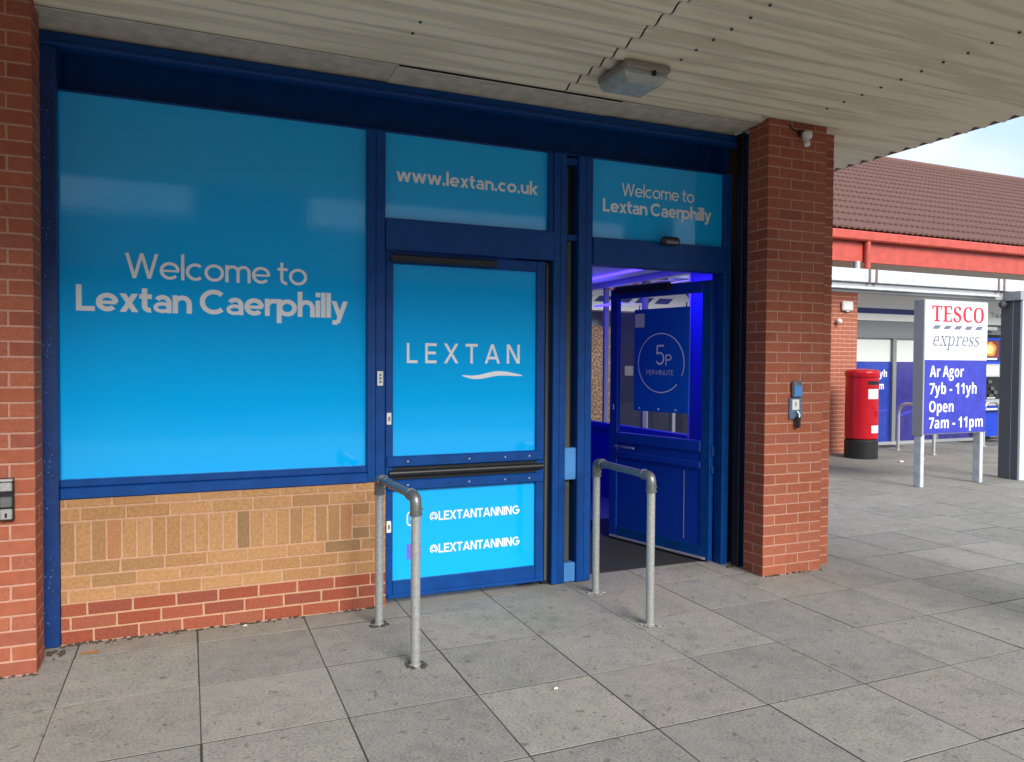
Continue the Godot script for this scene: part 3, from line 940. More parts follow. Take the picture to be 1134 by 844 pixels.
func closed_door() -> void:
	var d := thing("shop_door", Vector3(1.72, 0, FZ - 0.04), "closed blue door with a large printed pane above a black bar and a small pane below", "door")
	var zf := FZ - 0.012; var zb := FZ - 0.062
	var fr: Material = M.frame
	wbox("stile", Vector3(1.155, 0.042, zb), Vector3(1.204, 2.262, zf), fr, d, 0.004)
	wbox("stile", Vector3(2.216, 0.042, zb), Vector3(2.278, 2.262, zf), fr, d, 0.004)
	wbox("rail", Vector3(1.2045, 2.190, zb), Vector3(2.2155, 2.262, zf), fr, d, 0.004)
	wbox("rail", Vector3(1.160, 0.885, zb), Vector3(2.274, 0.955, zf + 0.012), fr, d, 0.008)
	wbox("rail", Vector3(1.160, 0.733, zb), Vector3(2.274, 0.800, zf + 0.012), fr, d, 0.008)
	wbox("rail", Vector3(1.2045, 0.042, zb), Vector3(2.2155, 0.148, zf), fr, d, 0.004)
	wbox("weather_bar", Vector3(1.165, 0.040, zf + 0.0005), Vector3(2.272, 0.062, zf + 0.022), fr, d, 0.005)
	var b := MB.new()
	b.box(Vector3(1.717, 0.842, zf - 0.02), Vector3(1.10, 0.084, 0.03), 0.003)
	wmesh("bar_recess", b, M.black, d)
	var g := MB.new(); g.tube([Vector3(1.175, 0.846, zf + 0.012), Vector3(2.262, 0.846, zf + 0.012)], 0.021, 12)
	wmesh("push_bar", g, M.black, d)
	wbox("closer_cover", Vector3(1.178, 2.200, zf + 0.0005), Vector3(1.905, 2.246, zf + 0.05), M.black, d, 0.010)
	var up := pane("upper_pane", 1.198, 2.222, 0.945, 2.20, d, zf - 0.022)
	var z := zf - 0.0205
	lettering("LEXTAN", 0.098, 1.299, 2.096, 1.555, 0.131, z, M.white_vinyl, up, 0.7, 0.30)
	var sw := PackedVector2Array()
	for k in 25:
		var t := k / 24.0
		var th := 0.016 * pow(sin(PI * clampf(t * 0.95 + 0.03, 0, 1)), 0.7)
		sw.append(Vector2(lerpf(1.680, 2.115, t), 1.474 + 0.016 * cos(TAU * (t * 0.92 + 0.02)) * -sin(t * PI) * 0.6 + 0.014 * (sin(TAU * (t + 0.5)) * 0.75) + th))
	for k in range(24, -1, -1):
		var t := k / 24.0
		var th := 0.016 * pow(sin(PI * clampf(t * 0.95 + 0.03, 0, 1)), 0.7)
		sw.append(Vector2(lerpf(1.680, 2.115, t), 1.474 + 0.016 * cos(TAU * (t * 0.92 + 0.02)) * -sin(t * PI) * 0.6 + 0.014 * (sin(TAU * (t + 0.5)) * 0.75) - th - 0.0004))
	var sm := MB.new(); sm.prism(sw, z - 0.001, z)
	wmesh("swoosh", sm, M.white_vinyl, up)
	var lw := pane("lower_pane", 1.198, 2.222, 0.14, 0.74, d, zf - 0.022)
	lettering("@LEXTANTANNING", 0.125, 1.455, 2.103, 0.517, 0.060, z, M.white_vinyl, lw, 0.7, 0.045)
	lettering("@LEXTANTANNING", 0.125, 1.456, 2.105, 0.300, 0.060, z, M.white_vinyl, lw, 0.7, 0.045)
	# picture-sharing icon: rounded outline, lens and dot
	var ic := MB.new()
	var cx := 1.348; var cy := 0.540
	var outer := PackedVector2Array(); var inner := PackedVector2Array()
	for q in [[1, 1, 0], [-1, 1, 90], [-1, -1, 180], [1, -1, 270]]:
		for k in 7:
			var a := deg_to_rad(q[2] + k * 15.0)
			outer.append(Vector2(cx + q[0] * 0.022 + 0.025 * cos(a), cy + q[1] * 0.022 + 0.025 * sin(a)))
			inner.append(Vector2(cx + q[0] * 0.022 + 0.016 * cos(a), cy + q[1] * 0.022 + 0.016 * sin(a)))
	for k in outer.size():
		var l := (k + 1) % outer.size()
		ic.quad(Vector3(outer[k].x, outer[k].y, z), Vector3(outer[l].x, outer[l].y, z), Vector3(inner[l].x, inner[l].y, z), Vector3(inner[k].x, inner[k].y, z), Vector3.BACK)
	for k in 24:
		var a := TAU * k / 24; var c := TAU * (k + 1) / 24
		var o := Vector3(cx, cy, z)
		ic.quad(o + Vector3(cos(a), sin(a), 0) * 0.021, o + Vector3(cos(c), sin(c), 0) * 0.021, o + Vector3(cos(c), sin(c), 0) * 0.013, o + Vector3(cos(a), sin(a), 0) * 0.013, Vector3.BACK)
	wmesh("icon", ic, M.white_vinyl, lw)
	var fb := MB.new()
	fb.quad(Vector3(1.301, 0.275, z), Vector3(1.398, 0.275, z), Vector3(1.398, 0.374, z), Vector3(1.301, 0.374, z), Vector3.BACK)
	wmesh("icon", fb, M.violet_vinyl, lw)
	var ff := MB.new()
	for q in [[1.350, 1.364, 0.275, 0.345], [1.336, 1.378, 0.318, 0.331], [1.352, 1.382, 0.345, 0.359]]:
		ff.quad(Vector3(q[0], q[2], z + 0.0006), Vector3(q[1], q[2], z + 0.0006), Vector3(q[1], q[3], z + 0.0006), Vector3(q[0], q[3], z + 0.0006), Vector3.BACK)
	wmesh("icon_mark", ff, M.white_vinyl, lw)
	for y in [1.198, 0.503]:
		wbox("lock", Vector3(1.162, y - 0.038, zf + 0.0005), Vector3(1.192, y + 0.038, zf + 0.005), M.white_plastic, d, 0.002)
		wbox("keyhole", Vector3(1.172, y - 0.016, zf + 0.0052), Vector3(1.183, y + 0.014, zf + 0.007), M.fitting, d, 0.001)
	for x in [1.30, 1.72, 1.98, 2.16]:
		for y in [0.92, 0.767]:
			var sc := MB.new(); sc.lathe(Vector3.ZERO, [Vector2(0.006, 0), Vector2(0.005, 0.002), Vector2(0.0001, 0.0025)], 10)
			var o := obj("rivet", sc.commit(), M.aluminium, d, Vector3(x, y, zf + 0.0121) - d.position)
			o.rotation.x = PI / 2
	wbox("hinge_gap", Vector3(2.279, 0.0, zb), Vector3(2.335, 2.262, zf - 0.035), M.black, d, 0.0)
	wbox("hinge_rod", Vector3(2.292, 0.03, zf - 0.034), Vector3(2.312, 2.24, zf - 0.018), M.brush, d, 0.004)

# ---------------------------------------------------------------- lobby behind the open doorway
func lobby() -> void:
	var r := thing("entrance_lobby", Vector3(3.4, 0, -6.7), "dim lobby behind the open doorway, lit violet blue, with a glazed side screen", "lobby")
	wbox("floor", Vector3(2.2, -0.06, -8.5), Vector3(4.53, 0.0, -6.605), M.lino, r, 0.0)
	wbox("door_mat", Vector3(2.55, -0.05, -6.60), Vector3(4.40, 0.004, -4.906), M.mat_floor, r, 0.004)
	wbox("ceiling", Vector3(2.2, 2.50, -8.5), Vector3(4.53, 2.60, -4.86), M.plaster, r, 0.0)
	wbox("wall", Vector3(2.10, 0.0, -8.5), Vector3(2.20, 2.60, -4.86), M.inner_blue, r, 0.0)
	wbox("wall", Vector3(2.10, 0.0, -8.62), Vector3(4.53, 2.60, -8.51), M.inner_blue, r, 0.0)
	# front face over and beside the doorway is the shopfront; fill behind it
	wbox("wall", Vector3(2.205, 0.0, -4.93), Vector3(2.55, 2.50, -4.875), M.inner_blue, r, 0.0)
	wbox("wall", Vector3(3.88, 0.0, -5.0), Vector3(4.53, 2.60, -4.905), M.inner_blue, r, 0.0)
	wbox("wall", Vector3(2.205, 2.28, -4.93), Vector3(3.88, 2.50, -4.86), M.inner_blue, r, 0.0)
	# side towards the parade: solid near the door, then a glazed screen
	wbox("wall", Vector3(4.45, 0.0, -6.05), Vector3(4.53, 2.50, -5.001), M.inner_blue, r, 0.0)
	wbox("screen_panel", Vector3(4.46, 0.0, -8.5), Vector3(4.51, 0.80, -6.052), M.inner_blue, r, 0.004)
	wbox("screen_rail", Vector3(4.445, 0.801, -8.5), Vector3(4.52, 0.87, -6.052), M.inner_blue, r, 0.006)
	wbox("screen_head", Vector3(4.445, 2.44, -8.5), Vector3(4.52, 2.499, -6.052), M.plaster, r, 0.004)
	wbox("screen_post", Vector3(4.44, 0.0, -6.075), Vector3(4.449, 2.498, -6.045), M.white_plastic, r, 0.002)
	for z in [-6.9, -7.72]:
		wbox("screen_post", Vector3(4.45, 0.871, z - 0.02), Vector3(4.51, 2.439, z + 0.02), M.win_frame, r, 0.004)
	wbox("screen_pane", Vector3(4.483, 0.872, -8.5), Vector3(4.489, 2.438, -6.056), M.glass, r, 0.0)
	# a strip light under the ceiling and a shorter one on the screen head
	for q in [[Vector3(4.06, 2.485, -6.55), 1.75, Vector3(0, -1, 0)], [Vector3(4.40, 2.23, -7.55), 0.6, Vector3(-1, 0, 0)]]:
		var lp := thing("strip_light", q[0], "long violet blue strip light under the lobby ceiling" if q[1] > 1.0 else "short violet blue strip light on the lobby side screen", "strip light", "lobby strip lights")
		wbox("light_tube", q[0] - Vector3(0.014, 0.012, q[1] / 2), q[0] + Vector3(0.014, 0.012, q[1] / 2), M.led, lp, 0.006)
		var al := AreaLight3D.new()
		al.name = "strip_glow"
		al.area_size = Vector2(q[1], 0.03)
		al.light_color = Color(0.28, 0.20, 1.0)
		al.light_energy = 1.0 if q[1] > 1.0 else 0.2
		al.area_range = 12.0 if "area_range" in al else 12.0
		al.shadow_enabled = true
		lp.add_child(al)
		al.position = q[2] * 0.03
		var dir: Vector3 = q[2]
		al.basis = Basis(Vector3(0, 0, 1), dir.cross(Vector3(0, 0, 1)) * -1.0, -dir)
	wbox("cable_box", Vector3(4.30, 1.55, -8.505), Vector3(4.42, 1.75, -8.46), M.white_plastic, r, 0.01)

func open_door() -> void:
	var d := thing("shop_door", Vector3(3.75, 0.0, -4.86), "blue door leaf swung open into the lobby, with a price poster on its glass", "door")
	var dx := -0.262
	# local x runs from the hinge to the free edge, local z faces the doorway
	d.rotation.y = atan2(sqrt(1.0 - dx * dx), dx)
	var zf := 0.0; var zb := -0.045
	var f := func(called: String, u0: float, u1: float, y0: float, y1: float, z0: float, z1: float, mt: Material, ch := 0.003, par: Node3D = null) -> MeshInstance3D:
		var b := MB.new(); b.box(Vector3((u0 + u1) / 2, (y0 + y1) / 2, (z0 + z1) / 2), Vector3(u1 - u0, y1 - y0, absf(z1 - z0)), ch)
		return obj(called, b.commit(), mt, d if par == null else par)
	# which side is towards the viewer
	var side := -1.0
	f.call("stile", -0.035, 0.055, 0.02, 2.215, -0.022, 0.022, M.frame, 0.004)
	f.call("stile", 0.965, 1.055, 0.02, 2.215, -0.022, 0.022, M.leaf_blue, 0.004)
	f.call("rail", 0.0555, 0.9645, 2.125, 2.215, -0.022, 0.022, M.leaf_blue, 0.004)
	f.call("rail", 0.0555, 0.9645, 0.865, 0.955, -0.030, 0.030, M.leaf_blue, 0.006)
	f.call("rail", 0.0555, 0.9645, 0.735, 0.79, -0.030, 0.030, M.leaf_blue, 0.006)
	f.call("rail", 0.0555, 0.9645, 0.02, 0.125, -0.022, 0.022, M.frame, 0.004)
	f.call("panel", 0.0555, 0.9645, 0.126, 0.734, -0.010, 0.010, M.leaf_blue, 0.0)
	f.call("bar_recess", 0.0555, 0.9645, 0.791, 0.864, -0.012, 0.012, M.leaf_blue, 0.0)
	f.call("kick_seam", 0.22, 0.226, 0.15, 0.70, side * 0.0125, side * 0.0102, M.aluminium, 0.0)
	f.call("pane", 0.0555, 0.9645, 0.956, 2.124, -0.003, 0.003, M.glass, 0.0)
	f.call("closer", 0.36, 0.98, 2.165, 2.225, side * 0.062, side * 0.0225, M.black, 0.01)
	f.call("closer_arm", 0.37, 0.96, 2.2255, 2.236, side * 0.058, side * 0.03, M.aluminium, 0.003)
	f.call("weather_bar", 0.0, 1.04, 0.02, 0.04, side * 0.032, side * 0.0225, M.aluminium, 0.003)
	f.call("hinge", -0.052, -0.036, 0.84, 0.92, -0.016, 0.016, M.frame, 0.004)
	f.call("hinge", -0.052, -0.036, 0.70, 0.76, -0.016, 0.016, M.frame, 0.004)
	var hb := MB.new()
	hb.tube([Vector3(0.95, 0.835, side * 0.032), Vector3(0.95, 0.835, side * 0.07), Vector3(0.72, 0.835, side * 0.07)], 0.009, 8)
	obj("handle", hb.commit(), M.aluminium, d)
	f.call("lock", 1.0, 1.018, 1.15, 1.20, side * 0.030, side * 0.0225, M.chrome, 0.003)
	# poster in a clear holder, on the glass
	var p := thing("poster", Vector3(3.75, 0.0, -4.86), "blue price poster with a white ring, hung on the open door's glass", "poster")
	p.rotation.y = d.rotation.y
	var z := side * 0.045
	var zt := side * 0.0462
	var ps := MB.new(); ps.box(Vector3(0.455, 1.59, side * 0.038), Vector3(0.585, 0.86, 0.014), 0.002)
	obj("board", ps.commit(), M.poster_blue, p)
	var nt := MB.new(); nt.box(Vector3(0.685, 1.925, side * 0.0462), Vector3(0.105, 0.115, 0.0012), 0.0)
	obj("paper_note", nt.commit(), M.paper, p)
	var pr := MB.new()
	var steps := 72
	for k in steps:
		var a := TAU * k / steps; var b := TAU * (k + 1) / steps
		var deg := rad_to_deg(a)
		if deg > 312.0 and deg < 332.0: continue
		var c := Vector3(0.452, 1.567, zt)
		# mirrored, because local x runs right to left as seen
		var ua := Vector3(-cos(a), sin(a), 0); var ub := Vector3(-cos(b), sin(b), 0)
		pr.quad(c + ua * 0.248, c + ub * 0.248, c + ub * 0.240, c + ua * 0.240, Vector3(0, 0, side))
	obj("ring", pr.commit(), M.white_vinyl, p)
	for tx in [["5", 0.060, 0.395, 0.495, 1.552, 0.165, 0.7], ["P", 0.07, 0.505, 0.565, 1.545, 0.092, 0.7], ["PER MINUTE", 0.055, 0.300, 0.590, 1.468, 0.040, 0.7]]:
		for t in letters(tx[0], tx[1], tx[2], tx[3], tx[4], tx[5], tx[6], 0.10):
			for i in t.v.size():   # turn the line round so that it reads from the doorway
				t.v[i] = Vector3(0.904 - t.v[i].x, t.v[i].y, zt + side * t.v[i].z)
				t.n[i] = Vector3(0, 0, side)
			obj("lettering", t.commit(), M.white_vinyl, p)
	for u in [0.68, 0.47, 0.29]:
		var dt := MB.new(); dt.box(Vector3(u, 1.185, zt), Vector3(0.014, 0.014, 0.0012), 0.0)
		obj("dot", dt.commit(), M.white_vinyl, p)
	for u in [0.70, 0.20]:
		var hk := MB.new(); hk.tube([Vector3(u, 2.018, side * 0.038), Vector3(u, 2.05, side * 0.03), Vector3(u + 0.02, 2.055, side * 0.012)], 0.005, 6)
		obj("hook", hk.commit(), M.black, p)

# ---------------------------------------------------------------- handrails
func bend(a: Vector3, b: Vector3, c: Vector3, r: float, n := 6) -> Array:
	var p := a + (b - a).normalized() * ((b - a).length() - r)
	var q := b + (c - b).normalized() * r
	var out := []
	for i in n + 1:
		var t := float(i) / n
		out.append(p * (1 - t) * (1 - t) + b * 2 * t * (1 - t) + q * t * t)
	return out

func rails() -> void:
	for q in [[Vector3(1.036, 0, -4.42), Vector3(1.068, 0, -3.75), 0.872, "galvanised tube handrail standing in front of the low brick wall's end"],
			[Vector3(2.537, 0, -4.48), Vector3(2.530, 0, -3.81), 0.892, "galvanised tube handrail standing beside the open doorway"]]:
		var a: Vector3 = q[0]; var b: Vector3 = q[1]; var up: Vector3 = Vector3.UP * q[2]
		var r := thing("handrail", (a + b) * 0.5, q[3], "handrail", "handrails at the entrance")
		for e in [a, b]:
			var t := MB.new(); t.tube([e, e + up - Vector3.UP * 0.06], 0.0245, 16)
			wmesh("post", t, M.steel, r)
			var fl := MB.new(); fl.lathe(e, [Vector2(0.031, 0.0), Vector2(0.031, 0.006), Vector2(0.0246, 0.010)], 16)
			wmesh("collar", fl, M.steel, r)
		var d := (b - a).normalized()
		var t2 := MB.new(); t2.tube([a + up + d * 0.03, b + up - d * 0.03], 0.0235, 16)
		wmesh("top_bar", t2, M.fitting, r)
		for e in [[a, d], [b, -d]]:
			var p: Vector3 = e[0]; var w: Vector3 = e[1]
			var path := [p + up - Vector3.UP * 0.095]
			path.append_array(bend(p + up - Vector3.UP * 0.095, p + up, p + up + w * 0.085, 0.045))
			path.append(p + up + w * 0.085)
			var el := MB.new(); el.tube(path, 0.0298, 16)
			wmesh("elbow", el, M.fitting, r)
			var bd := MB.new()
			bd.tube([path[0], path[0] + Vector3.UP * 0.012], 0.0330, 16)
			wmesh("elbow_bead", bd, M.fitting, r)
			var be := MB.new()
			be.tube([path[-1], path[-1] - w * 0.012], 0.0330, 16)
			wmesh("elbow_bead", be, M.fitting, r)
			var gs := MB.new()
			gs.box(p + up - Vector3.UP * 0.065 + Vector3(0.033, 0, 0), Vector3(0.012, 0.012, 0.012), 0.003)
			wmesh("grub_screw", gs, M.fitting, r)
		# cement round the feet
		var cm := MB.new()
		for e in [a, b]:
			for k in 7:
				var an := k * 0.9 + rng.randf() * 0.5
				cm.box(e + Vector3(cos(an), 0, sin(an)) * rng.randf_range(0.03, 0.055) + Vector3.UP * 0.003, Vector3(rng.randf_range(0.02, 0.05), 0.008, rng.randf_range(0.02, 0.04)), 0.003)
		wmesh("footing", cm, M.flag4 if q[0].x > 2.0 else M.grit, r, "stuff")

func fittings() -> void:
	# three-gang key switch on the left pier
	var k := thing("key_switch", Vector3(-0.816, 0.78, PZ), "small grey three-part shutter key switch on the brick wall end", "key switch")
	wbox("back_box", Vector3(-0.846, 0.778, PZ + 0.0015), Vector3(-0.786, 0.985, PZ + 0.032), M.black, k, 0.004)
	for y in [0.785, 0.845, 0.922]:
		wbox("module", Vector3(-0.842, y, PZ + 0.0325), Vector3(-0.790, y + (0.052 if y < 0.9 else 0.046), PZ + 0.046), M.fitting if y == 0.845 else M.steel, k, 0.005)
	wbox("hood", Vector3(-0.846, 0.972, PZ + 0.0325), Vector3(-0.786, 0.984, PZ + 0.055), M.aluminium, k, 0.003)
	wbox("keyhole", Vector3(-0.821, 0.796, PZ + 0.0462), Vector3(-0.811, 0.818, PZ + 0.048), M.black, k, 0.001)
	# blue plate with hasp on the pillar
	var p := thing("entry_switch", Vector3(4.15, 1.07, PZ), "blue steel plate with a white sticker and dangling black fob on the pillar", "key switch")
	wbox("plate", Vector3(4.088, 1.155, PZ + 0.0015), Vector3(4.208, 1.315, PZ + 0.014), mat("plate_blue", Color(0.10, 0.17, 0.27), 0.4), p, 0.008)
	wbox("upper_plate", Vector3(4.106, 1.3155, PZ + 0.0015), Vector3(4.196, 1.44, PZ + 0.03), M.fitting, p, 0.010)
	wbox("cover", Vector3(4.113, 1.325, PZ + 0.0302), Vector3(4.188, 1.405, PZ + 0.034), M.pale_blue, p, 0.003)
	wbox("sticker", Vector3(4.112, 1.225, PZ + 0.0142), Vector3(4.178, 1.302, PZ + 0.0152), M.paper, p, 0.0)
	wbox("sticker_mark", Vector3(4.139, 1.25, PZ + 0.0154), Vector3(4.151, 1.283, PZ + 0.0158), mat("tan_print", Color(0.36, 0.24, 0.12), 0.7), p, 0.0)
	for x in [4.118, 4.183]:
		wbox("bolt", Vector3(x - 0.008, 1.41, PZ + 0.0302), Vector3(x + 0.008, 1.427, PZ + 0.036), M.chrome, p, 0.003)
	var fb := MB.new()
	fb.tube([Vector3(4.152, 1.215, PZ + 0.02), Vector3(4.165, 1.19, PZ + 0.032), Vector3(4.158, 1.165, PZ + 0.034)], 0.008, 8)
	wmesh("shackle", fb, M.aluminium, p)
	wbox("fob", Vector3(4.136, 1.092, PZ + 0.015), Vector3(4.178, 1.18, PZ + 0.042), M.black, p, 0.010)
	# camera on the pillar
	var c := thing("security_camera", Vector3(4.16, 3.2, PZ), "small white security camera high on the pillar", "security camera")
	wbox("bracket", Vector3(4.135, 3.238, PZ + 0.0015), Vector3(4.185, 3.288, PZ + 0.03), M.black, c, 0.006)
	var cm := MB.new()
	cm.lathe(Vector3(4.165, 3.232, PZ + 0.065), [Vector2(0.001, -0.022), Vector2(0.030, -0.02), Vector2(0.036, 0.0), Vector2(0.036, 0.02), Vector2(0.026, 0.032), Vector2(0.001, 0.036)], 20)
	wmesh("dome", cm, M.white_plastic, c)
	var cl := MB.new()
	cl.tube([Vector3(4.160, 3.205, PZ + 0.06), Vector3(4.150, 3.162, PZ + 0.085)], 0.022, 14)
	wmesh("lens_tube", cl, M.white_plastic, c)
	var wr := MB.new()
	wr.tube([Vector3(4.05, 3.318, PZ + 0.005), Vector3(4.09, 3.285, PZ + 0.006), Vector3(4.14, 3.265, PZ + 0.006)], 0.005, 6)
	wmesh("cable", wr, M.black, c)

# ---------------------------------------------------------------- the parade beyond
func parade() -> void:
	var z := -10.75
	var s := thing("parade_shop", Vector3(12.0, 0, -11.0), "supermarket with a brown tiled roof, red gutter and white fascia beyond the entrance", "shop building")
	wbox("wall", Vector3(3.0, 0.0, -12.6), Vector3(6.42, 3.24, -11.1), M.win_frame, s, 0.0)
	wbox("wall", Vector3(9.35, 0.0, -12.6), Vector3(30.0, 3.24, -11.1), M.win_frame, s, 0.0)
	# a deep unlit room behind the window next to the boarded one
	wbox("room_wall", Vector3(6.3, 0.0, -16.1), Vector3(9.45, 3.24, -16.0), M.column_grey, s, 0.0)
	wbox("room_wall", Vector3(6.3, 0.0, -16.0), Vector3(6.419, 3.24, -12.601), M.column_grey, s, 0.0)
	wbox("room_wall", Vector3(9.351, 0.0, -16.0), Vector3(9.45, 3.24, -12.601), M.column_grey, s, 0.0)
	wbox("room_floor", Vector3(6.42, -0.05, -16.0), Vector3(9.35, 0.0, -11.0), M.lino, s, 0.0)
	wbox("room_ceiling", Vector3(6.42, 2.55, -16.0), Vector3(9.35, 2.65, -11.1), M.column_grey, s, 0.0)
	wbox("wall_head", Vector3(4.0, 2.971, -11.09), Vector3(30.0, 3.24, -10.80), M.far_brick, s, 0.0)
	# fascia sign
	wbox("fascia", Vector3(4.0, 2.42, -11.1), Vector3(30.0, 2.97, z), M.fascia_white, s, 0.004)
	var fz := z + 0.006
	wbox("fascia_stripe", Vector3(11.0, 2.557, z + 0.001), Vector3(13.45, 2.66, fz), M.fascia_navy, s, 0.0)
	var st := MB.new()
	for k in 5:
		var x := 5.62 + k * 0.385
		st.prism(PackedVector2Array([Vector2(x, 2.562), Vector2(x + 0.27, 2.562), Vector2(x + 0.38, 2.655), Vector2(x + 0.11, 2.655)]), z + 0.001, fz)
	wmesh("fascia_dashes", st, M.fascia_navy, s)
	typed("TESCO", true, true, 5.55, 7.55, 2.75, 0.20, fz, M.sign_red, s)
	typed("express", true, false, 7.78, 9.4, 2.70, 0.17, fz, M.fascia_navy, s, "x", 0.2)
	var ar := MB.new(); ar.prism(PackedVector2Array([Vector2(15.27, 2.60), Vector2(15.31, 2.60), Vector2(15.42, 2.69), Vector2(15.20, 2.69)]), z + 0.001, fz)
	wmesh("fascia_mark", ar, M.fascia_navy, s)
	typed("7am - 11pm", true, false, 15.50, 17.0, 2.575, 0.10, fz, M.sign_grey, s)
	# brick bay in front, at the foot of the box
	var bw := wbox("brick_bay", Vector3(9.4, 0.0, -11.1), Vector3(11.03, 3.23, -10.104), M.far_mortar, s, 0.0)
	var bk := MB.new()
	for c in 43:
		var x := 9.4 - (0.1125 if c % 2 else 0.0)
		while x < 11.03:
			var xa := maxf(x, 9.4); var xb := minf(x + 0.215, 11.033)
			if xb - xa > 0.03: bk.box(Vector3((xa + xb) / 2, 0.0375 + c * 0.075, -10.105), Vector3(xb - xa, 0.064, 0.012), 0.002)
			x += 0.225
	var bko := wmesh("bricks", bk, M.far_brick, bw, "stuff")
	# windows
	wbox("window_head", Vector3(11.03, 2.115, -11.0), Vector3(15.15, 2.418, z - 0.02), M.win_frame, s, 0.004)
	wbox("window_transom", Vector3(11.03, 2.085, -10.9), Vector3(15.15, 2.114, z + 0.01), M.win_frame, s, 0.004)
	for x in [11.60, 12.74, 13.95, 15.1]:
		wbox("window_post", Vector3(x - 0.05, 0.0, -10.9), Vector3(x + 0.05, 2.084, z + 0.012), M.win_frame, s, 0.004)
	wbox("window_sill", Vector3(11.03, 0.0, -10.9), Vector3(15.15, 0.06, z + 0.03), M.beam_grey, s, 0.006)
	var bays := [[11.65, 12.69, "shop_blue"], [12.79, 13.90, "shop_violet"], [14.0, 15.05, "shop_violet"]]
	for b in bays:
		wbox("window_pane", Vector3(b[0], 1.63, -10.82), Vector3(b[1], 2.083, -10.80), M.frosted, s, 0.0)
		var pn := wbox("window_film", Vector3(b[0], 0.062, -10.82), Vector3(b[1], 1.628, -10.80), M[b[2]], s, 0.0)
		if b[0] < 12.0:
			typed("7yb - 11yh", false, true, 11.72, 12.60, 1.33, 0.135, -10.797, M.white_vinyl, pn)
			typed("7am - 11pm", false, true, 11.72, 12.52, 1.09, 0.135, -10.797, M.white_vinyl, pn)
		var sw := MB.new()
		sw.prism(PackedVector2Array([Vector2(b[0], 0.50), Vector2(b[0] + 0.5, 0.62), Vector2(b[1], 0.66), Vector2(b[1], 0.70), Vector2(b[0] + 0.5, 0.67), Vector2(b[0], 0.56)]), -10.799, -10.797)
		wmesh("film_swoosh", sw, M.sign_blue, pn)
	# shop windows further along, behind the lobby screen, one boarded up
	var bd := wbox("board", Vector3(5.2, 0.50, -11.0), Vector3(6.33, 2.16, z + 0.02), M.strand_board, s, 0.004)
	wbox("window_post", Vector3(6.335, 0.0, -11.0), Vector3(6.42, 2.40, z + 0.01), M.win_frame, s, 0.004)
	wbox("window_pane", Vector3(6.425, 0.03, z - 0.05), Vector3(9.35, 2.40, z - 0.04), M.glass, s, 0.0)
	for x in [7.0, 7.55, 8.3]:
		wbox("window_post", Vector3(x, 0.0, z - 0.038), Vector3(x + 0.06, 2.40, z), M.win_frame, s, 0.004)
	wbox("shelf_card", Vector3(6.62, 1.36, z - 0.038), Vector3(6.78, 1.52, z - 0.03), M.brush, s, 0.0)
	# cash machine bay
	wbox("lamp_shelf", Vector3(15.16, 2.22, -11.0), Vector3(16.9, 2.415, z - 0.1), M.win_frame, s, 0.0)
	# small boxes on the brick bay
	var ab := thing("alarm_box", Vector3(10.86, 2.6, -10.1), "pale square alarm box high on the far brick bay", "alarm box")
	wbox("cover", Vector3(10.62, 2.52, -10.092), Vector3(10.87, 2.69, -10.03), M.white_plastic, ab, 0.02)
	wbox("strobe", Vector3(10.72, 2.50, -10.075), Vector3(10.78, 2.5195, -10.045), M.frosted, ab, 0.004)
	var kn := MB.new(); kn.lathe(Vector3(10.53, 2.33, -10.03), [Vector2(0.001, -0.05), Vector2(0.04, -0.03), Vector2(0.05, 0.0), Vector2(0.04, 0.03), Vector2(0.001, 0.05)], 14)
	kn.box(Vector3(10.53, 2.33, -10.075), Vector3(0.04, 0.04, 0.035), 0.004)
	tag(obj("wall_light", kn.commit(), M.white_plastic, null), "round white fitting under the alarm box on the far bricks", "wall light")
	# eaves, gutter and roof
	wbox("soffit", Vector3(4.7, 3.25, -11.0), Vector3(30.0, 3.29, -9.25), M.soffit_board, s, 0.0)
	wbox("fascia_board", Vector3(4.7, 3.24, -9.25), Vector3(30.0, 3.572, -9.20), M.red_paint, s, 0.004)
	wbox("gutter", Vector3(4.7, 3.574, -9.25), Vector3(30.0, 3.728, -9.08), M.red_paint, s, 0.02)
	for x in [13.9, 17.5, 10.8]:
		wbox("gutter_joint", Vector3(x, 3.570, -9.252), Vector3(x + 0.09, 3.732, -9.074), M.red_paint, s, 0.02)
	var dp := MB.new(); dp.tube([Vector3(10.19, 3.575, -9.15), Vector3(10.19, 3.12, -9.15)], 0.05, 12)
	wmesh("downpipe", dp, M.red_paint, s)
	var dc := MB.new(); dc.tube([Vector3(10.04, 3.25, -9.22), Vector3(10.04, 2.98, -9.22)], 0.055, 12)
	wmesh("pipe_stub", dc, M.aluminium, s)
	# tiled slope: rows of rolled tiles, each row's foot proud of the row below
	var rf := MB.new()
	var slope := deg_to_rad(30.0)
	var rows := 16; var gauge := 0.402
	for r in rows:
		var a0 := r * gauge; var a1 := a0 + gauge + 0.05
		var x := 4.6
		var step := 0.13 / 4.0
		while x < 30.0:
			var pts := []
			for e in [[x, a0, 0.032], [x + step, a0, 0.032], [x + step, a1, 0.0], [x, a1, 0.0]]:
				var ph: float = fposmod((e[0] + 0.065 * (r % 2)) / 0.13, 1.0)
				var roll: float = 0.024 * (0.5 - 0.5 * cos(TAU * ph))
				var yy: float = 3.75 + e[1] * sin(slope) + (e[2] + roll) * cos(slope)
				var zz: float = -9.13 - e[1] * cos(slope) + (e[2] + roll) * sin(slope)
				pts.append(Vector3(e[0], yy, zz))
			rf.quad(pts[0], pts[1], pts[2], pts[3], Vector3(0, 1, 0.6))
			if r == 0 or true:
				var dn := Vector3(0, -0.028, -0.012)
				rf.quad(pts[0], pts[1], pts[1] + dn, pts[0] + dn, Vector3(0, -0.5, 1))
			x += step
	var ro := wmesh("roof_tiles", rf, M.tile, s, "stuff")
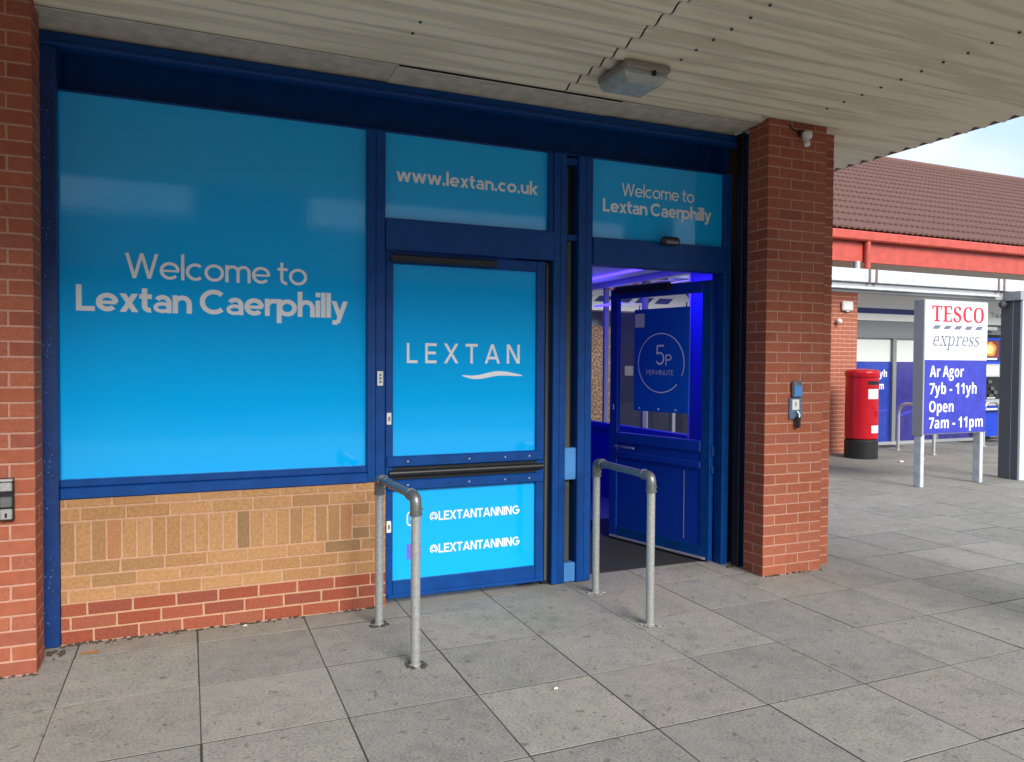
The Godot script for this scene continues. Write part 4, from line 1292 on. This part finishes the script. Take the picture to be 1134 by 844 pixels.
	var tl := MB.new(); tl.tube([Vector3(4.6, 3.75 + rows * gauge * 0.5, -9.13 - rows * gauge * 0.866), Vector3(30.0, 3.75 + rows * gauge * 0.5, -9.13 - rows * gauge * 0.866)], 0.10, 10)
	wmesh("ridge", tl, M.tile, s)
	var bk2 := MB.new()   # back slope and underside, so that no light comes through
	bk2.quad(Vector3(4.6, 3.735, -9.16), Vector3(30, 3.735, -9.16), Vector3(30, 6.93, -14.7), Vector3(4.6, 6.93, -14.7), Vector3(0, -1, 0))
	bk2.quad(Vector3(4.6, 6.93, -14.7), Vector3(30, 6.93, -14.7), Vector3(30, 3.5, -20.6), Vector3(4.6, 3.5, -20.6), Vector3(0, 1, -1))
	wmesh("roof_back", bk2, M.tile, s)

	# walkway frame in front of the shop
	var wk := thing("walkway_frame", Vector3(10.4, 0, -6.9), "pale steel beam on dark grey columns along the covered walkway", "steel frame")
	wbox("beam", Vector3(4.9, 2.588, -7.06), Vector3(16.3, 2.752, -6.96), M.beam_white, wk, 0.006)
	wbox("beam_flange", Vector3(4.9, 2.462, -7.10), Vector3(16.3, 2.5875, -7.0), M.beam_grey, wk, 0.01)
	wbox("beam_flange", Vector3(4.9, 2.50, -6.999), Vector3(10.2, 2.530, -6.95), M.beam_white, wk, 0.004)
	for x in [7.78, 10.18, 12.6, 15.0]:
		for k in [0.0, 0.115]:
			wbox("clip", Vector3(x + k, 2.578, -7.065), Vector3(x + k + 0.035, 2.756, -6.952), M.clip_brown, wk, 0.002)
	for x in [10.40, 16.0]:
		wbox("column", Vector3(x + 0.004, 0.0, -7.06), Vector3(x + 0.10, 2.455, -6.906), M.column_grey, wk, 0.004)
		wbox("column", Vector3(x + 0.012, 0.0, -6.894), Vector3(x + 0.10, 2.455, -6.792), M.column_grey, wk, 0.004)
		wbox("column_seal", Vector3(x + 0.02, 0.0, -6.9055), Vector3(x + 0.09, 2.455, -6.8945), M.column_pale, wk, 0.0)
		wbox("column_face", Vector3(x, 0.0, -6.79), Vector3(x + 0.22, 2.45, -6.755), M.column_pale, wk, 0.004)
		wbox("column_head", Vector3(x - 0.04, 2.456, -6.999), Vector3(x + 0.24, 2.58, -6.76), M.beam_grey, wk, 0.004)
		wbox("bracket", Vector3(x - 0.10, 2.36, -7.05), Vector3(x + 0.003, 2.4555, -6.95), M.column_grey, wk, 0.03)

func street_things() -> void:
	# standing sign
	var s := thing("standing_sign", Vector3(9.18, 0, -6.89), "white and blue opening hours sign panel on two pale posts", "sign")
	wbox("panel", Vector3(8.60, 0.672, -6.96), Vector3(9.80, 2.405, -6.83), M.aluminium, s, 0.008)
	wbox("side_strip", Vector3(8.572, 0.66, -6.955), Vector3(8.599, 2.405, -6.80), M.beam_grey, s, 0.006)
	var zf := -6.822
	wbox("white_face", Vector3(8.615, 1.632, -6.8295), Vector3(9.79, 2.392, zf), M.fascia_white, s, 0.0)
	wbox("blue_face", Vector3(8.615, 0.685, -6.8295), Vector3(9.79, 1.631, zf), M.sign_blue, s, 0.0)
	var z := zf + 0.0015
	typed("TESCO", true, true, 8.735, 9.715, 2.125, 0.205, z, M.sign_red, s)
	var st := MB.new()
	for k in 5:
		var x := 8.745 + k * 0.199
		st.prism(PackedVector2Array([Vector2(x, 2.030), Vector2(x + 0.115, 2.030), Vector2(x + 0.165, 2.078), Vector2(x + 0.05, 2.078)]), zf + 0.0003, z)
	wmesh("dashes", st, M.sign_grey, s)
	typed("express", true, false, 8.755, 9.62, 1.812, 0.132, z, M.sign_grey, s, "x", 0.22)
	typed("Ar Agor", false, true, 8.715, 9.345, 1.412, 0.142, z, M.white_vinyl, s)
	typed("7yb - 11yh", false, true, 8.715, 9.60, 1.192, 0.142, z, M.white_vinyl, s)
	typed("Open", false, true, 8.715, 9.165, 0.960, 0.142, z, M.white_vinyl, s)
	typed("7am - 11pm", false, true, 8.715, 9.735, 0.750, 0.142, z, M.white_vinyl, s)
	for x in [8.585, 9.70]:
		wbox("post", Vector3(x, 0.0, -6.93), Vector3(x + 0.062, 0.6715, -6.825), M.beam_white, s, 0.006)
	# pillar box
	var c := Vector3(10.42, 0, -9.42)
	var p := thing("post_box", c, "red cylindrical pillar post box with a black base and white notices", "post box")
	var bs := MB.new(); bs.lathe(c, [Vector2(0.001, 0.0), Vector2(0.262, 0.0), Vector2(0.262, 0.30), Vector2(0.25, 0.315), Vector2(0.22, 0.33)], 48)
	wmesh("base", bs, M.post_black, p)
	var by := MB.new(); by.lathe(c, [Vector2(0.235, 0.325), Vector2(0.255, 0.335), Vector2(0.258, 0.35), Vector2(0.258, 1.36)], 48)
	wmesh("body", by, M.post_red, p)
	var cp := MB.new(); cp.lathe(c, [Vector2(0.258, 1.3605), Vector2(0.272, 1.365), Vector2(0.275, 1.385), Vector2(0.275, 1.43), Vector2(0.268, 1.455), Vector2(0.24, 1.475), Vector2(0.15, 1.492), Vector2(0.0, 1.498)], 48)
	wmesh("cap", cp, M.post_red, p)
	var curved := func(a0: float, a1: float, y0: float, y1: float, rr: float) -> MB:
		var b := MB.new()
		for k in 8:
			var a := deg_to_rad(lerpf(a0, a1, k / 8.0)); var e := deg_to_rad(lerpf(a0, a1, (k + 1) / 8.0))
			var ua := Vector3(sin(a), 0, cos(a)); var ue := Vector3(sin(e), 0, cos(e))
			b.squad([c + ua * rr + Vector3.UP * y0, c + ue * rr + Vector3.UP * y0, c + ue * rr + Vector3.UP * y1, c + ua * rr + Vector3.UP * y1], [ua, ue, ue, ua])
		return b
	wmesh("aperture", curved.call(-28, 28, 1.235, 1.295, 0.2595), M.black, p)
	wmesh("lip", curved.call(-30, 30, 1.185, 1.215, 0.266), M.post_red, p)
	wmesh("notice", curved.call(-26, 24, 1.00, 1.165, 0.2605), M.paper, p)
	wmesh("plate", curved.call(-12, 32, 0.435, 0.56, 0.2605), M.paper, p)
	wmesh("door_ledge", curved.call(-24, 40, 0.585, 0.60, 0.268), M.post_red, p)
	var em := MB.new()   # raised cypher
	for e in [[2, 0.86, 0.05, 0.05], [-8, 0.84, 0.02, 0.03], [12, 0.84, 0.02, 0.03], [2, 0.76, 0.012, 0.10], [10, 0.74, 0.012, 0.10], [18, 0.76, 0.012, 0.09], [4, 0.69, 0.06, 0.014]]:
		var a := deg_to_rad(e[0])
		em.box(c + Vector3(sin(a), 0, cos(a)) * 0.26 + Vector3.UP * e[1], Vector3(e[2], e[3], 0.012), 0.004)
	wmesh("cypher", em, M.post_red, p)
	# tubular hoops in front of the far windows
	for q in [[Vector3(11.98, 0, -10.0), Vector3(11.95, 0, -9.25), "bent steel hoop barrier in front of the far shop window"], [Vector3(14.68, 0, -9.95), Vector3(14.20, 0, -9.93), "bent steel hoop barrier in front of the cash machine"]]:
		var a: Vector3 = q[0]; var b: Vector3 = q[1]; var up := Vector3.UP * 0.86
		var path := [a]
		path.append_array(bend(a, a + up, b + up, 0.22, 8))
		path.append_array(bend(a + up, b + up, b, 0.22, 8))
		path.append(b)
		var h := thing("hoop_barrier", (a + b) * 0.5, q[2], "barrier", "hoop barriers by the far shop")
		var t := MB.new(); t.tube(path, 0.028, 12)
		wmesh("hoop", t, M.aluminium, h)
		for e in [a, b]:
			var fl := MB.new(); fl.lathe(e, [Vector2(0.055, 0), Vector2(0.055, 0.01), Vector2(0.029, 0.014)], 14)
			wmesh("foot_plate", fl, M.aluminium, h)
	# cash machine
	var m := thing("cash_machine", Vector3(15.6, 0, -10.7), "blue cash machine surround with a grey keypad and a sun poster above", "cash machine")
	wbox("surround", Vector3(15.16, 0.07, -11.0), Vector3(16.1, 2.15, -10.76), M.atm_blue, m, 0.006)
	wbox("poster", Vector3(15.2, 1.66, -10.7595), Vector3(16.05, 2.10, -10.75), M.fascia_navy, m, 0.0)
	wbox("sun_picture", Vector3(15.27, 1.74, -10.7495), Vector3(15.80, 2.085, -10.747), mat("print_brown", Color(0.20, 0.045, 0.03), 0.4), m, 0.0)
	for q in [[0.15, 0.0, mat("print_orange", Color(0.75, 0.32, 0.04), 0.4)], [0.10, 0.02, mat("print_yellow", Color(0.85, 0.68, 0.28), 0.4)]]:
		var poly := PackedVector2Array()
		for k in 22:
			var a := TAU * k / 22
			poly.append(Vector2(15.53 - q[1], 1.91) + Vector2(cos(a) * 1.2, sin(a)) * q[0] * (1.0 + 0.07 * sin(5.0 * a)))
		var pm := MB.new(); pm.prism(poly, -10.7468, -10.7455 + q[1] * 0.05)
		wmesh("sun_disc", pm, q[2], m)
	wbox("poster_text", Vector3(15.30, 1.69, -10.7495), Vector3(15.75, 1.725, -10.748), M.white_vinyl, m, 0.0)
	wbox("fascia", Vector3(15.24, 0.72, -10.7595), Vector3(15.86, 1.60, -10.70), M.aluminium, m, 0.01)
	wbox("screen", Vector3(15.29, 1.36, -10.6995), Vector3(15.72, 1.56, -10.695), M.paper, m, 0.0)
	wbox("keypad_recess", Vector3(15.29, 0.86, -10.6995), Vector3(15.78, 1.33, -10.695), M.black, m, 0.0)
	for k in [[15.42, 1.22], [15.50, 1.08], [15.60, 1.0], [15.46, 0.93]]:
		wbox("key_block", Vector3(k[0] - 0.05, k[1] - 0.03, -10.6945), Vector3(k[0] + 0.06, k[1] + 0.04, -10.66), M.fitting, m, 0.006)
	wbox("slot", Vector3(15.36, 0.875, -10.6945), Vector3(15.6, 0.90, -10.67), M.paper, m, 0.003)
	wbox("ledge", Vector3(15.16, 0.63, -10.7595), Vector3(16.1, 0.665, -10.66), M.white_plastic, m, 0.006)
	wbox("lamp", Vector3(15.30, 2.30, -10.845), Vector3(15.72, 2.38, -10.72), M.frosted, m, 0.02)

# ---------------------------------------------------------------- the other side of the car park, mirrored in the glass
func opposite() -> void:
	var g := MB.new()
	g.box(Vector3(5, -0.28, 18.0), Vector3(160, 0.2, 20.2))
	tag_struct(obj("car_park", g.commit(), M.asphalt, null))
	var gr := MB.new()
	gr.box(Vector3(0, -0.45, 0), Vector3(380, 0.1, 380))
	tag_struct(obj("ground", gr.commit(), M.asphalt, null))
	var kb := MB.new(); kb.box(Vector3(8, -0.10, 7.48), Vector3(60, 0.16, 0.14), 0.02)
	tag_struct(obj("kerb", kb.commit(), M.flag5, null))
	var t := thing("shop_terrace", Vector3(-4, -0.2, 32), "long brick terrace with a taller gabled block across the car park", "building")
	wbox("wall", Vector3(-40, -0.3, 28), Vector3(38, 5.6, 38), M.wall_far, t, 0.0)
	var rf := MB.new()
	rf.quad(Vector3(-41, 5.5, 27.4), Vector3(39, 5.5, 27.4), Vector3(39, 8.7, 31.5), Vector3(-41, 8.7, 31.5), Vector3(0, 1, -1))
	rf.quad(Vector3(-41, 5.5, 38.6), Vector3(39, 5.5, 38.6), Vector3(39, 8.7, 31.5), Vector3(-41, 8.7, 31.5), Vector3(0, 1, 1))
	wmesh("roof", rf, M.tile, t)
	wbox("gable_block", Vector3(0.2, -0.3, 27.0), Vector3(5.2, 10.2, 36), M.wall_far, t, 0.0)
	for k in 9:
		wbox("window", Vector3(-36 + k * 8.0, 0.6, 27.93), Vector3(-31.5 + k * 8.0, 3.0, 27.99), M.win_frame, t, 0.0)

func tag_struct(o: Node) -> void:
	o.set_meta("kind", "structure")

func scraps() -> void:
	# crumbs of dirt along the foot of the walls
	var b := MB.new()
	var put := func(x0: float, x1: float, z: float, n: int, spread: float):
		for k in n:
			var s := rng.randf_range(0.005, 0.016)
			b.box(Vector3(rng.randf_range(x0, x1), s * 0.3, z + absf(rng.randfn(0.0, spread))), Vector3(s * rng.randf_range(0.8, 2.4), s * 0.7, s), s * 0.25)
	put.call(-0.64, 0.5, FZ + 0.016, 90, 0.018)
	put.call(0.5, 1.1, FZ + 0.016, 24, 0.012)
	put.call(3.80, 3.87, -4.70, 20, 0.03)
	put.call(3.88, 4.42, PZ + 0.003, 16, 0.006)
	put.call(-0.70, -0.62, -4.66, 24, 0.05)
	put.call(-1.2, -0.7, PZ + 0.003, 24, 0.008)
	var dirt := obj("dirt", b.commit(), M.grit, null, Vector3.ZERO, "stuff")
	tag(dirt, "dark crumbs of dirt along the foot of the brick walls", "dirt")
	# leaf and paper scraps
	var lf := MB.new()
	lf.prism(PackedVector2Array([Vector2(-0.05, 0.0), Vector2(-0.02, 0.018), Vector2(0.01, 0.012), Vector2(0.03, 0.024), Vector2(0.05, 0.004), Vector2(0.02, -0.014), Vector2(-0.02, -0.01)]), 0.0, 0.002)
	var l := obj("fallen_leaf", lf.commit(), M.leaf_brown, null, Vector3(-0.49, 0.004, -4.56))
	l.rotation.x = -PI / 2
	tag(l, "brown fallen leaf lying on the slab below the blue jamb", "leaf")
	var spots := [[Vector3(0.30, 0, -4.69), "white paper scrap in the dirt at the foot of the low wall"], [Vector3(1.61, 0, -3.22), "white paper scrap lying alone on the slab in front of the closed door"], [Vector3(10.55, 0, -8.75), "white paper scrap on the paving in front of the post box"], [Vector3(11.2, 0, -8.9), "white paper scrap on the paving towards the hoop barrier"]]
	for k in spots.size():
		var pb := MB.new()
		var w := 0.012 if k < 2 else 0.05
		pb.prism(PackedVector2Array([Vector2(-w, -w * 0.4), Vector2(w * 0.8, -w * 0.6), Vector2(w, w * 0.3), Vector2(-w * 0.2, w * 0.6)]), 0.0, w * 0.35)
		var o := obj("paper_scrap", pb.commit(), M.litter, null, spots[k][0] + Vector3.UP * 0.003)
		o.rotation = Vector3(-PI / 2, rng.randf() * 0.3, 0)
		tag(o, spots[k][1], "litter", "paper scraps")
